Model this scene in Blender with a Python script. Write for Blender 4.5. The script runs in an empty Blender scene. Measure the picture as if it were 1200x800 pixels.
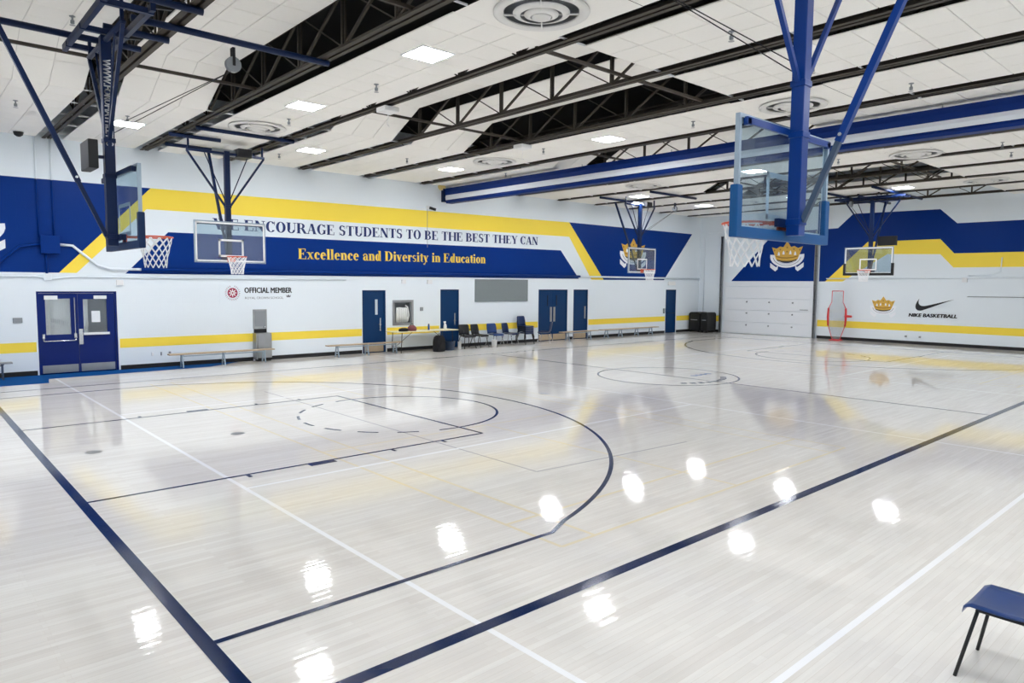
import bpy, math, random
from mathutils import Vector, Matrix
from mathutils.geometry import tessellate_polygon
random.seed(7)
R = math.radians
scene = bpy.context.scene
col = scene.collection

# ------------------------------------------------------------------ camera, world, exposure
CX, CY, CZ = -1.531, -11.069, 2.406
FPX, YAW, PITCH, ROLL = 818.4, 0.8402, -0.0815, 0.0075
_f = Vector((math.cos(PITCH)*math.cos(YAW), math.cos(PITCH)*math.sin(YAW), math.sin(PITCH)))
_r = Vector((math.sin(YAW), -math.cos(YAW), 0)); _u = _r.cross(_f)
_r2 = _r*math.cos(ROLL)+_u*math.sin(ROLL); _u2 = -_r*math.sin(ROLL)+_u*math.cos(ROLL)
cam = bpy.data.cameras.new('camera'); camo = bpy.data.objects.new('camera', cam); col.objects.link(camo)
cam.sensor_fit = 'HORIZONTAL'; cam.sensor_width = 36.0; cam.lens = FPX*36.0/1200.0
cam.clip_start = 0.05; cam.clip_end = 200
camo.matrix_world = Matrix(((_r2.x, _u2.x, -_f.x, CX), (_r2.y, _u2.y, -_f.y, CY), (_r2.z, _u2.z, -_f.z, CZ), (0, 0, 0, 1)))
scene.camera = camo
world = bpy.data.worlds.new('world'); scene.world = world; world.use_nodes = True
world.node_tree.nodes['Background'].inputs[0].default_value = (0, 0, 0, 1)
vs = scene.view_settings
vs.view_transform = 'Standard'; vs.look = 'None'; vs.gamma = 1.0; vs.use_curve_mapping = False
vs.exposure = 0.90
scene.cycles.max_bounces = 10; scene.cycles.diffuse_bounces = 6; scene.cycles.glossy_bounces = 4
scene.cycles.transparent_max_bounces = 16; scene.cycles.sample_clamp_indirect = 8.0
LAMP = 52.0          # strength of every ceiling lamp

YW, XE, HM, HC = 10.208, 30.95, 2.62, 6.015       # far wall, end wall, mural foot, ceiling
YN, XB = -13.2, -6.2                              # wall behind the camera, wall behind the near baseline
DECK = 7.7

# ------------------------------------------------------------------ materials
def hexc(h):
    h = h.lstrip('#'); v = [int(h[i:i+2], 16)/255 for i in (0, 2, 4)]
    return tuple(x/12.92 if x <= .04045 else ((x+.055)/1.055)**2.4 for x in v)+(1,)
M = {}
def mat(name, hexcol, rough=.5, metal=0, spec=.5, var=0, scale=8, coat=0):
    m = bpy.data.materials.new(name); m.use_nodes = True; nt = m.node_tree; b = nt.nodes['Principled BSDF']
    c = hexc(hexcol); b.inputs['Base Color'].default_value = c
    b.inputs['Roughness'].default_value = rough; b.inputs['Metallic'].default_value = metal
    b.inputs['Specular IOR Level'].default_value = spec; b.inputs['Coat Weight'].default_value = coat
    if var:
        g = nt.nodes.new('ShaderNodeNewGeometry'); n = nt.nodes.new('ShaderNodeTexNoise'); n.inputs['Scale'].default_value = scale
        mx = nt.nodes.new('ShaderNodeMix'); mx.data_type = 'RGBA'
        mx.inputs[6].default_value = tuple(x*(1-var) for x in c[:3])+(1,)
        mx.inputs[7].default_value = tuple(min(1, x*(1+var)) for x in c[:3])+(1,)
        nt.links.new(g.outputs['Position'], n.inputs['Vector']); nt.links.new(n.outputs['Fac'], mx.inputs[0])
        nt.links.new(mx.outputs[2], b.inputs['Base Color'])
    M[name] = m; return m
def wallmat(name, hexcol, axis, rough=.45, bump=.18, spec=.3):
    """painted concrete block: 40 x 20 cm running bond as a fine relief"""
    m = mat(name, hexcol, rough, spec=spec); nt = m.node_tree; b = nt.nodes['Principled BSDF']; L = nt.links.new
    g = nt.nodes.new('ShaderNodeNewGeometry'); sx = nt.nodes.new('ShaderNodeSeparateXYZ'); cb = nt.nodes.new('ShaderNodeCombineXYZ')
    L(g.outputs['Position'], sx.inputs[0]); L(sx.outputs[axis], cb.inputs[0]); L(sx.outputs['Z'], cb.inputs[1])
    br = nt.nodes.new('ShaderNodeTexBrick'); L(cb.outputs[0], br.inputs['Vector'])
    br.inputs['Scale'].default_value = 1; br.inputs['Brick Width'].default_value = .4; br.inputs['Row Height'].default_value = .2
    br.inputs['Mortar Size'].default_value = .006; br.inputs['Mortar Smooth'].default_value = .5
    no = nt.nodes.new('ShaderNodeTexNoise'); no.inputs['Scale'].default_value = 60; L(g.outputs['Position'], no.inputs['Vector'])
    sub = nt.nodes.new('ShaderNodeMath'); sub.operation = 'MULTIPLY_ADD'; sub.inputs[1].default_value = -1
    L(br.outputs['Fac'], sub.inputs[0])
    nm = nt.nodes.new('ShaderNodeMath'); nm.operation = 'MULTIPLY'; nm.inputs[1].default_value = .15; L(no.outputs['Fac'], nm.inputs[0])
    L(nm.outputs[0], sub.inputs[2])
    bp = nt.nodes.new('ShaderNodeBump'); bp.inputs['Strength'].default_value = bump; bp.inputs['Distance'].default_value = .01
    L(sub.outputs[0], bp.inputs['Height']); L(bp.outputs[0], b.inputs['Normal'])
    return m
for ax in 'XY':
    wallmat('white_'+ax, '#E7EFF5', ax); wallmat('blue_'+ax, '#01307C', ax, .4, spec=.12); wallmat('yellow_'+ax, '#FCDF52', ax, .4, spec=.2)
wallmat('grey_X', '#c9ccd0', 'X')
def floor_mat():
    m = mat('maple', '#d9d2c8', .05); nt = m.node_tree; b = nt.nodes['Principled BSDF']; L = nt.links.new
    g = nt.nodes.new('ShaderNodeNewGeometry')
    def brick(w, h, c1, c2, off=.37, mortar=.0012):
        br = nt.nodes.new('ShaderNodeTexBrick'); L(g.outputs['Position'], br.inputs['Vector'])
        br.inputs['Scale'].default_value = 1; br.inputs['Brick Width'].default_value = w; br.inputs['Row Height'].default_value = h
        br.inputs['Mortar Size'].default_value = mortar; br.inputs['Mortar Smooth'].default_value = .3
        br.offset = off; br.inputs['Color1'].default_value = hexc(c1); br.inputs['Color2'].default_value = hexc(c2)
        br.inputs['Mortar'].default_value = hexc('#D8D0C6'); br.inputs['Bias'].default_value = -.1
        return br
    b1 = brick(.83, .057, '#EDEAE4', '#E1DCD5'); b2 = brick(1.31, .057, '#EFECE6', '#E4DFD8', .61)
    mx = nt.nodes.new('ShaderNodeMix'); mx.data_type = 'RGBA'; mx.inputs[0].default_value = .5
    L(b1.outputs['Color'], mx.inputs[6]); L(b2.outputs['Color'], mx.inputs[7])
    mp = nt.nodes.new('ShaderNodeMapping'); mp.inputs['Scale'].default_value = (1.2, 22, 1); L(g.outputs['Position'], mp.inputs[0])
    n = nt.nodes.new('ShaderNodeTexNoise'); n.inputs['Scale'].default_value = 1.6; n.inputs['Detail'].default_value = 4; L(mp.outputs[0], n.inputs['Vector'])
    mr = nt.nodes.new('ShaderNodeMapRange'); mr.inputs[1].default_value = .3; mr.inputs[2].default_value = .7
    mr.inputs[3].default_value = .95; mr.inputs[4].default_value = 1.02; L(n.outputs['Fac'], mr.inputs[0])
    mu = nt.nodes.new('ShaderNodeMix'); mu.data_type = 'RGBA'; mu.blend_type = 'MULTIPLY'; mu.inputs[0].default_value = 1
    L(mx.outputs[2], mu.inputs[6]); L(mr.outputs[0], mu.inputs[7]); L(mu.outputs[2], b.inputs['Base Color'])
    # slight cupping of the strips spreads the reflections
    n2 = nt.nodes.new('ShaderNodeTexNoise'); n2.inputs['Scale'].default_value = 1; n2.inputs['Detail'].default_value = 2
    mp2 = nt.nodes.new('ShaderNodeMapping'); mp2.inputs['Scale'].default_value = (.8, 17.5, 1); L(g.outputs['Position'], mp2.inputs[0]); L(mp2.outputs[0], n2.inputs['Vector'])
    bp = nt.nodes.new('ShaderNodeBump'); bp.inputs['Strength'].default_value = .34; bp.inputs['Distance'].default_value = .003
    L(n2.outputs['Fac'], bp.inputs['Height']); L(bp.outputs[0], b.inputs['Normal'])
    b.inputs['Specular IOR Level'].default_value = .5
    return m
floor_mat()
for n, h in (('navy_line', '#0B2450'), ('white_line', '#FCFDFF'), ('gold_line', '#EBDFC0'), ('grey_line', '#B9B7B8'), ('blue_floor', '#0A4C8C')):
    mat(n, h, .1 if n != 'blue_floor' else .75, var=.05, scale=3, spec=.5 if n != 'blue_floor' else .06)
mat('tile', '#F7F5F0', .85, var=.02, scale=30); mat('tile_grid', '#DEDCD8', .8); mat('deck_black', '#0B0B0C', .9, var=.2, scale=2)
mat('steel_brown', '#3A332B', .6, var=.1); mat('white_metal', '#E6E8EA', .4); mat('white_plastic', '#EFEFEF', .45)
mat('blue_steel', '#02347F', .3, spec=.3); mat('dark_blue_steel', '#051D45', .4, spec=.3); mat('grey_sleeve', '#3C4E66', .4)
mat('blue_pad', '#0A4E86', .5, spec=.3); mat('navy_pad', '#0A2850', .5, spec=.3); mat('black_pad', '#101318', .5)
mat('aluminium', '#9FB0BF', .35, .4); mat('chrome', '#C9CCD0', .2, .9); mat('steel', '#A5A7A9', .32, .85, var=.12, scale=5)
mat('black_steel', '#15161a', .45); mat('orange', '#D9532C', .4); mat('red', '#D8353A', .45); mat('net_white', '#F3F4F5', .8)
mat('door_blue', '#01206A', .35, spec=.25, var=.03); mat('door_teal', '#02325F', .35, spec=.25, var=.03); mat('black', '#0C0D0F', .5); mat('black_rubber', '#131417', .6)
mat('grey_board', '#7E8689', .9, var=.12, scale=40); mat('letter_navy', '#0E2A68', .4); mat('letter_gold', '#F6D34E', .4)
mat('letter_black', '#16181c', .5); mat('letter_grey', '#6d7076', .5); mat('crest_white', '#F1F4FA', .4); mat('crest_gold', '#D9AC45', .35, var=.12, scale=9); mat('crest_dark', '#37301f', .5)
mat('crest_brown', '#9a6f22', .5); mat('maroon', '#A2254C', .5); mat('chair_blue', '#173C78', .28, var=.04); mat('chair_black', '#15181c', .5); mat('chair_navy', '#142B57', .4)
mat('bench_wood', '#B5A288', .4, var=.12, scale=12); mat('table_top', '#EFE6BE', .35); mat('grey_plastic', '#8d9296', .5)
mat('lock_grey', '#B7BCC0', .4, var=.06); mat('hall_floor', '#BFA896', .3); mat('paper', '#E9EDF2', .7); mat('fabric_dark', '#17171b', .9, var=.2, scale=40)
mat('fabric_pink', '#7d4a4e', .9, var=.2, scale=30); mat('bottle_blue', '#2A5FAE', .3); mat('yellow_drum', '#D9C27A', .4)
mat('bin_navy', '#12304f', .4); mat('frost', '#C9D4DC', .25); mat('hose_white', '#E4E6E4', .7); mat('white_door', '#E8ECF1', .35)
mat('vent_dark', '#4b4a48', .7); mat('vent_white', '#E4E3E0', .5); mat('curtain_blue', '#022A72', .5, spec=.2); mat('curtain_white', '#E6EAF2', .5)
def glassmat(name, tint, f0=.06, alpha=.06):
    m = bpy.data.materials.new(name); m.use_nodes = True; nt = m.node_tree; nt.nodes.clear(); L = nt.links.new
    o = nt.nodes.new('ShaderNodeOutputMaterial'); t = nt.nodes.new('ShaderNodeBsdfTransparent'); t.inputs[0].default_value = hexc(tint)
    gl = nt.nodes.new('ShaderNodeBsdfGlossy'); gl.inputs['Roughness'].default_value = .02
    d = nt.nodes.new('ShaderNodeBsdfDiffuse'); d.inputs[0].default_value = hexc('#dfe8ee')
    fr = nt.nodes.new('ShaderNodeValue'); fr.outputs[0].default_value = f0
    m1 = nt.nodes.new('ShaderNodeMixShader'); m2 = nt.nodes.new('ShaderNodeMixShader'); m1.inputs[0].default_value = alpha
    L(t.outputs[0], m1.inputs[1]); L(d.outputs[0], m1.inputs[2]); L(fr.outputs[0], m2.inputs[0]); L(m1.outputs[0], m2.inputs[1]); L(gl.outputs[0], m2.inputs[2])
    L(m2.outputs[0], o.inputs[0]); M[name] = m
glassmat('board_glass', '#dfeaf0'); glassmat('door_glass', '#e6ecef', alpha=.03)
glassmat('sheet_plastic', '#f6f7f8', alpha=.12)
def emis(name, hexcol, s):
    m = bpy.data.materials.new(name); m.use_nodes = True; b = m.node_tree.nodes['Principled BSDF']
    b.inputs['Base Color'].default_value = hexc(hexcol); b.inputs['Emission Color'].default_value = hexc(hexcol); b.inputs['Emission Strength'].default_value = s
    M[name] = m
emis('lamp', '#F8FAFF', LAMP); emis('hall_lamp', '#FFFFFF', 40)

# ------------------------------------------------------------------ geometry helpers
class MB:
    def __init__(s): s.v = []; s.f = []
    def quad(s, *p):
        n = len(s.v); s.v += [tuple(q) for q in p]; s.f.append(tuple(range(n, n+len(p)))); return s
    def box(s, x0, x1, y0, y1, z0, z1):
        n = len(s.v)
        s.v += [(x0,y0,z0),(x1,y0,z0),(x1,y1,z0),(x0,y1,z0),(x0,y0,z1),(x1,y0,z1),(x1,y1,z1),(x0,y1,z1)]
        s.f += [tuple(n+i for i in q) for q in ((0,3,2,1),(4,5,6,7),(0,1,5,4),(1,2,6,5),(2,3,7,6),(3,0,4,7))]; return s
    def bar(s, a, b, w, h=None, up=(0, 0, 1)):
        """rectangular bar between two points, w across, h along 'up'"""
        h = h or w; a = Vector(a); b = Vector(b); d = (b-a).normalized(); u = Vector(up)
        if abs(d.dot(u)) > .98: u = Vector((1, 0, 0))
        r = d.cross(u).normalized(); u = r.cross(d); n = len(s.v)
        for p in (a, b):
            for i, j in ((-1,-1),(1,-1),(1,1),(-1,1)): s.v.append(tuple(p+r*(i*w/2)+u*(j*h/2)))
        s.f += [tuple(n+i for i in q) for q in ((3,2,1,0),(4,5,6,7),(0,1,5,4),(1,2,6,5),(2,3,7,6),(3,0,4,7))]; return s
    def tube(s, pts, r, n=8, caps=True):
        pts = [Vector(p) for p in pts]; rings = []; prev = None
        for i, p in enumerate(pts):
            d = ((pts[min(i+1, len(pts)-1)]-pts[max(i-1, 0)])).normalized()
            if prev is None:
                a = Vector((0, 0, 1)) if abs(d.z) < .9 else Vector((1, 0, 0)); prev = d.cross(a).normalized()
            x = (prev-d*prev.dot(d)).normalized(); prev = x; y = d.cross(x); k = len(s.v)
            rr = r[i] if isinstance(r, (list, tuple)) else r
            for j in range(n):
                t = 2*math.pi*j/n; s.v.append(tuple(p+x*(math.cos(t)*rr)+y*(math.sin(t)*rr)))
            rings.append(k)
        for k0, k1 in zip(rings, rings[1:]):
            for j in range(n): s.f.append((k0+j, k0+(j+1) % n, k1+(j+1) % n, k1+j))
        if caps: s.f.append(tuple(range(rings[0]+n-1, rings[0]-1, -1))); s.f.append(tuple(range(rings[-1], rings[-1]+n)))
        return s
    def torus(s, c, Rr, r, n=28, m=8):
        k = len(s.v)
        for i in range(n):
            a = 2*math.pi*i/n
            for j in range(m):
                b = 2*math.pi*j/m; q = Rr+r*math.cos(b)
                s.v.append((c[0]+q*math.cos(a), c[1]+q*math.sin(a), c[2]+r*math.sin(b)))
        for i in range(n):
            for j in range(m):
                s.f.append((k+i*m+j, k+((i+1) % n)*m+j, k+((i+1) % n)*m+(j+1) % m, k+i*m+(j+1) % m))
        return s
    def lathe(s, prof, c=(0, 0, 0), n=20):
        k = len(s.v)
        for r, z in prof:
            for j in range(n):
                a = 2*math.pi*j/n; s.v.append((c[0]+r*math.cos(a), c[1]+r*math.sin(a), c[2]+z))
        for i in range(len(prof)-1):
            for j in range(n): s.f.append((k+i*n+j, k+i*n+(j+1) % n, k+(i+1)*n+(j+1) % n, k+(i+1)*n+j))
        return s
    def prism(s, pts, place, t):
        """polygon (2D) extruded by t; place(u, v, w) gives the 3D point"""
        k = len(s.v); n = len(pts)
        tri = tessellate_polygon([[Vector((p[0], p[1], 0)) for p in pts]])
        s.v += [tuple(place(p[0], p[1], t)) for p in pts]+[tuple(place(p[0], p[1], 0)) for p in pts]
        for a, b, c in tri: s.f.append((k+a, k+b, k+c)); s.f.append((k+n+c, k+n+b, k+n+a))
        for i in range(n): s.f.append((k+i, k+(i+1) % n, k+n+(i+1) % n, k+n+i))
        return s
    def flat(s, pts, place, w):
        k = len(s.v); tri = tessellate_polygon([[Vector((p[0], p[1], 0)) for p in pts]])
        s.v += [tuple(place(p[0], p[1], w)) for p in pts]
        for t in tri: s.f.append(tuple(k+i for i in t))
        return s
    def build(s, name, m, parent=None, smooth=False, bevel=0):
        me = bpy.data.meshes.new(name); me.from_pydata(s.v, [], s.f); me.update()
        o = bpy.data.objects.new(name, me); col.objects.link(o); me.materials.append(M[m] if isinstance(m, str) else m)
        import bmesh
        bm = bmesh.new(); bm.from_mesh(me); bmesh.ops.recalc_face_normals(bm, faces=bm.faces); bm.to_mesh(me); bm.free()
        if smooth:
            for p in me.polygons: p.use_smooth = True
        if bevel:
            b = o.modifiers.new('bevel', 'BEVEL'); b.width = bevel; b.segments = 2; b.limit_method = 'ANGLE'
        if parent: o.parent = parent
        return o
def tag(o, label=None, cat=None, group=None, kind=None):
    if label: o['label'] = label
    if cat: o['category'] = cat
    if group: o['group'] = group
    if kind: o['kind'] = kind
    return o
def empty(name, loc=(0, 0, 0), rz=0, label=None, cat=None, group=None):
    o = bpy.data.objects.new(name, None); col.objects.link(o); o.location = loc; o.rotation_euler = (0, 0, rz); o.empty_display_size = .2
    return tag(o, label, cat, group)
def copy_tree(o, parent=None):
    c = o.copy(); col.objects.link(c); c.parent = parent
    for ch in list(o.children): copy_tree(ch, c)
    return c
def inst(src, parent, loc, name=None):
    c = bpy.data.objects.new(name or src.name.split('.')[0], src.data); col.objects.link(c); c.location = loc; c.parent = parent; return c
farP = lambda u, v, w: (u, YW-w, v)          # on the far wall: u along X, v up, w out of the wall
endP = lambda u, v, w: (XE-w, u, v)          # on the end wall: u = Y

# ------------------------------------------------------------------ structure: floor
floor = tag(MB().quad((XB,YN,0),(XE,YN,0),(XE,YW,0),(XB,YW,0)).build('floor', 'maple'), kind='structure')
def line(pts, w, m, z, name='court_line', closed=False):
    mb = MB(); P = [Vector((p[0], p[1], 0)) for p in pts]; n = len(P); L = []
    for i in range(n):
        if closed: d = P[(i+1) % n]-P[i-1]
        else: d = P[min(i+1, n-1)]-P[max(i-1, 0)]
        d.normalize(); q = Vector((-d.y, d.x, 0))*(w/2); L.append((P[i]+q, P[i]-q))
    for i in range(n if closed else n-1):
        a, b = L[i], L[(i+1) % n]
        mb.quad((a[1].x,a[1].y,z),(b[1].x,b[1].y,z),(b[0].x,b[0].y,z),(a[0].x,a[0].y,z))
    return mb.build(name, m, floor)
def arc(cx, cy, r, a0, a1, n=48): return [(cx+r*math.cos(R(a0+(a1-a0)*i/n)), cy+r*math.sin(R(a0+(a1-a0)*i/n))) for i in range(n+1)]
WC, LH, KW, FT, T3 = 7.36, 13.98, 2.445, 5.567, 6.40
# badminton (pale gold) and a thin grey court
for cx in (6.05, 21.9):
    for x in (-3.05, -2.59, 2.59, 3.05): line([(cx+x, -6.72), (cx+x, 6.72)], .04, 'gold_line', .0006, 'badminton_line')
    for y in (-6.72, -5.94, -1.98, 1.98, 5.94, 6.72): line([(cx-3.05, y), (cx+3.05, y)], .04, 'gold_line', .0008, 'badminton_line')
    for s in (-1, 1): line([(cx, s*1.98), (cx, s*6.72)], .04, 'gold_line', .0006, 'badminton_line')
line([(4.62, 4.0), (4.62, -4.7)], .03, 'grey_line', .001); line([(4.62, -4.7), (7.6, -4.95)], .03, 'grey_line', .001)
# volleyball (white), set crosswise
for x0, x1 in ((1.5, 10.6), (17.4, 26.5)):
    for x in (x0, x1): line([(x, -9.15), (x, 9.25)], .05, 'white_line', .0013, 'volleyball_line')
    for y in (-9.12, -3.03, 2.95, 9.22): line([(x0, y), (x1, y)], .05, 'white_line', .0014, 'volleyball_line')
# basketball (navy)
def wide(x0, x1, y0, y1, name='court_line', m='navy_line', z=.0022): MB().quad((x0,y0,z),(x1,y0,z),(x1,y1,z),(x0,y1,z)).build(name, m, floor)
line([(-.05, -WC-.11), (-.05, WC)], .1, 'navy_line', .0022, 'baseline'); line([(2*LH+.05, -WC-.11), (2*LH+.05, WC)], .1, 'navy_line', .0022, 'baseline')
line([(0, -WC-.055), (2*LH, -WC-.055)], .11, 'navy_line', .0024, 'sideline'); line([(0, WC+.02), (2*LH, WC+.02)], .05, 'navy_line', .0024, 'sideline')
line([(LH, -WC), (LH, WC)], .05, 'navy_line', .0022, 'half_line')
line(arc(LH, 0, 1.84, 0, 360)[:-1], .05, 'navy_line', .0026, 'centre_circle', True)
for s in (0, 1):
    X = lambda x: 2*LH-x if s else x
    for q in (-1, 1):
        line([(X(0), q*KW), (X(FT), q*KW)], .05, 'navy_line', .0022, 'lane_line')
        line([(X(2.54), q*(KW+.06)), (X(2.92), q*(KW+.06))], .16, 'navy_line', .0026, 'lane_block')
        for xt in (1.74, 3.84, 4.74): line([(X(xt), q*KW), (X(xt), q*(KW+.14))], .05, 'navy_line', .0026, 'lane_mark')
    line([(X(FT), -KW), (X(FT), KW)], .05, 'navy_line', .0022, 'free_throw_line')
    pts = [(X(0), -T3), (X(3.2), -T3)]+[(X(1.5+6.56*math.cos(R(a))), 6.56*math.sin(R(a))) for a in [-72+144*i/60 for i in range(61)]]+[(X(3.2), T3), (X(0), T3)]
    line(pts, .055, 'navy_line', .0024, 'three_point_line')
    line([(X(FT+1.83*math.cos(R(a))), 1.83*math.sin(R(a))) for a in [-102+204*i/48 for i in range(49)]], .05, 'navy_line', .0026, 'free_throw_circle')
    for k in range(7):
        a0 = 113+k*20.5
        line([(X(FT+1.83*math.cos(R(a))), 1.83*math.sin(R(a))) for a in (a0, a0+4, a0+8, a0+11)], .05, 'navy_line', .0026, 'free_throw_dash')
for i in range(9):                                    # small dark marks inside the centre circle
    a = R(-128+i*9.5); line([(LH+1.45*math.cos(a-.05), 1.45*math.sin(a-.05)), (LH+1.45*math.cos(a+.05), 1.45*math.sin(a+.05))], .16, 'navy_line', .0028, 'circle_mark')
for i in range(4): line([(LH+.5+i*.22, -.4), (LH+.6+i*.22, -.55)], .09, 'blue_floor', .0028, 'circle_mark')
# blue painted border along the wall by the double door
MB().quad((XB,8.43,.0018),(1.25,8.43,.0018),(1.36,9.22,.0018),(5.3,9.44,.0018),(6.4,YW,.0018),(XB,YW,.0018)).build('painted_border', 'blue_floor', floor)
for x, y in ((.55, .1), (2.55, .03), (9.25, -.1)): MB().lathe([(0, .004), (.10, .004), (.11, .0005)], (x, y, 0), 20).build('floor_socket', 'steel', floor)

# ------------------------------------------------------------------ structure: walls with openings
OPEN_FAR = [(1.31, 3.13, 0, 2.14), (10.63, 11.56, 0, 2.17), (11.87, 12.67, .96, 1.78), (13.92, 14.80, 0, 2.2), (19.02, 20.80, 0, 2.2), (21.17, 22.13, 0, 2.2), (28.0, 28.9, 0, 2.2)]
def wall_segments(mb, u0, u1, top, opens, place, back):
    """front skin, reveals of the openings"""
    u = u0
    for a, b, z0, z1 in opens:
        mb.quad(place(u,0,0), place(a,0,0), place(a,top,0), place(u,top,0))
        mb.quad(place(a,z1,0), place(b,z1,0), place(b,top,0), place(a,top,0))
        if z0 > 0: mb.quad(place(a,0,0), place(b,0,0), place(b,z0,0), place(a,z0,0)); mb.quad(place(a,z0,0), place(b,z0,0), place(b,z0,-back), place(a,z0,-back))
        for e in (a, b): mb.quad(place(e,z0,0), place(e,z1,0), place(e,z1,-back), place(e,z0,-back))
        mb.quad(place(a,z1,0), place(b,z1,0), place(b,z1,-back), place(a,z1,-back)); u = b
    mb.quad(place(u,0,0), place(u1,0,0), place(u1,top,0), place(u,top,0)); return mb
wall_far = tag(wall_segments(MB(), XB, XE, DECK, OPEN_FAR, farP, .16).build('wall_far', 'white_X'), kind='structure')
wall_end = tag(MB().quad((XE,YN,0),(XE,YW,0),(XE,YW,DECK),(XE,YN,DECK)).build('wall_end', 'white_Y'), kind='structure')
wall_near = tag(MB().quad((XB,YN,0),(XE,YN,0),(XE,YN,DECK),(XB,YN,DECK)).build('wall_near', 'white_X'), kind='structure')
wall_back = tag(MB().quad((XB,YN,0),(XB,YW,0),(XB,YW,DECK),(XB,YN,DECK)).build('wall_back', 'white_Y'), kind='structure')
def wallpart(name, pts, m, wall, place, w=.004): return MB().prism(pts, place, w).build(name, m, wall)
fw = lambda n, p, m, w=.004: wallpart(n, p, m, wall_far, farP, w)
ew = lambda n, p, m, w=.004: wallpart(n, p, m, wall_end, endP, w)
fw('mural_blue', [(XB, 2.62), (1.83, 2.62), (4.07, 4.98), (XB, 4.94)], 'blue_X')
fw('mural_yellow', [(4.07, 4.98), (20.83, 5.12), (23.18, 2.65), (22.34, 2.65), (20.84, 4.50), (3.95, 4.40), (2.22, 2.62), (1.83, 2.62)], 'yellow_X')
fw('mural_blue', [(4.49, 3.80), (20.32, 3.89), (21.5, 2.68), (3.37, 2.62)], 'blue_X')
fw('mural_blue', [(20.83, 5.12), (30.17, 5.10), (27.8, 2.68), (23.18, 2.65)], 'blue_X')
ux = XB
for a, b in [(XB, 1.27), (3.17, 6.82), (7.30, 10.60), (11.60, 13.86), (14.86, 18.98), (22.17, 27.95), (28.95, XE)]:
    fw('yellow_stripe', [(a, .60), (b, .60), (b, .85), (a, .85)], 'yellow_X', .006)
    MB().box(a, b, YW-.015, YW+.002, 0, .12).build('baseboard', 'black_rubber', wall_far)
MB().box(20.84, 21.13, YW-.015, YW+.002, 0, .12).build('baseboard', 'black_rubber', wall_far)
for a, b in ((YN, 3.75), (8.95, YW)):
    ew('yellow_stripe', [(a, .56), (b, .56), (b, .86), (a, .86)], 'yellow_Y', .006)
    MB().box(XE-.015, XE+.002, a, b, 0, .13).build('baseboard', 'black_rubber', wall_end)
ew('mural_blue', [(3.46, 2.65), (1.65, 4.40), (-1.21, 4.40), (-1.74, 3.80), (YN, 3.80), (YN, 5.0), (-1.79, 5.01), (-1.15, 5.62), (2.33, 5.67), (2.98, 5.07), (3.75, 5.05), (3.75, 2.65)], 'blue_Y')
ew('mural_yellow', [(2.68, 2.65), (.81, 3.84), (-1.24, 3.78), (-1.74, 3.23), (YN, 3.2), (YN, 3.80), (-1.74, 3.80), (-1.21, 4.40), (1.65, 4.40), (3.46, 2.65)], 'yellow_Y')

# ------------------------------------------------------------------ structure: ceiling
T = [1.68+2.25*k+.008*k*(k-1) if k >= 0 else 1.68+2.26*k for k in range(-3, 13)]       # truss lines; index 3 is the first in view
ceiling = tag(MB().quad((XB,YN,DECK),(XE,YN,DECK),(XE,YW,DECK),(XB,YW,DECK)).build('ceiling', 'deck_black'), kind='structure')
YH, YL = 4.5, -3.65           # where the raised coffers begin and end
RISE, RUN = .60, 1.25
tiles = []                    # (corner points of the visible underside)
def tile_strip(x0, x1, ya, za, yb, zb, n):
    """n rows of three tiles from (ya, za) to (yb, zb)"""
    for i in range(n):
        t0, t1 = i/n, (i+1)/n
        A = (ya+(yb-ya)*t0, za+(zb-za)*t0); B = (ya+(yb-ya)*t1, za+(zb-za)*t1)
        for c in range(3):
            a, b = x0+(x1-x0)*c/3, x0+(x1-x0)*(c+1)/3
            tiles.append((a, b, A, B))
grid = MB()
DIFF = [(5.12, -4.18), (5.1, 5.25), (12.0, 4.85), (12.15, -4.15), (19.1, 4.9), (19.4, -4.0), (26.2, -3.9), (26.2, 4.9)]
def sheet(x0, x1, ya, za, yb, zb):
    tile_strip(x0, x1, ya, za, yb, zb, max(1, round(math.hypot(yb-ya, zb-za)/.61)))
slots = []
edges = [XB-.36]+T+[XE+.23]
for k in range(len(edges)-1):
    x0, x1 = edges[k]+.36, edges[k+1]-.22
    if x1-x0 < .25: continue
    kk = k-4                                     # bay to the right of truss kk
    if kk % 3 == 1:
        sheet(x0, x1, YN, HC, YW, HC)
    else:
        sheet(x0, x1, YN, HC, YL, HC); sheet(x0, x1, YH, HC, YW, HC)
        sheet(x0, x1, YL, HC, YL+RUN, HC+RISE); sheet(x0, x1, YH-RUN, HC+RISE, YH, HC)
        sheet(x0, x1, YL+RUN, HC+RISE, YH-RUN, HC+RISE)
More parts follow.
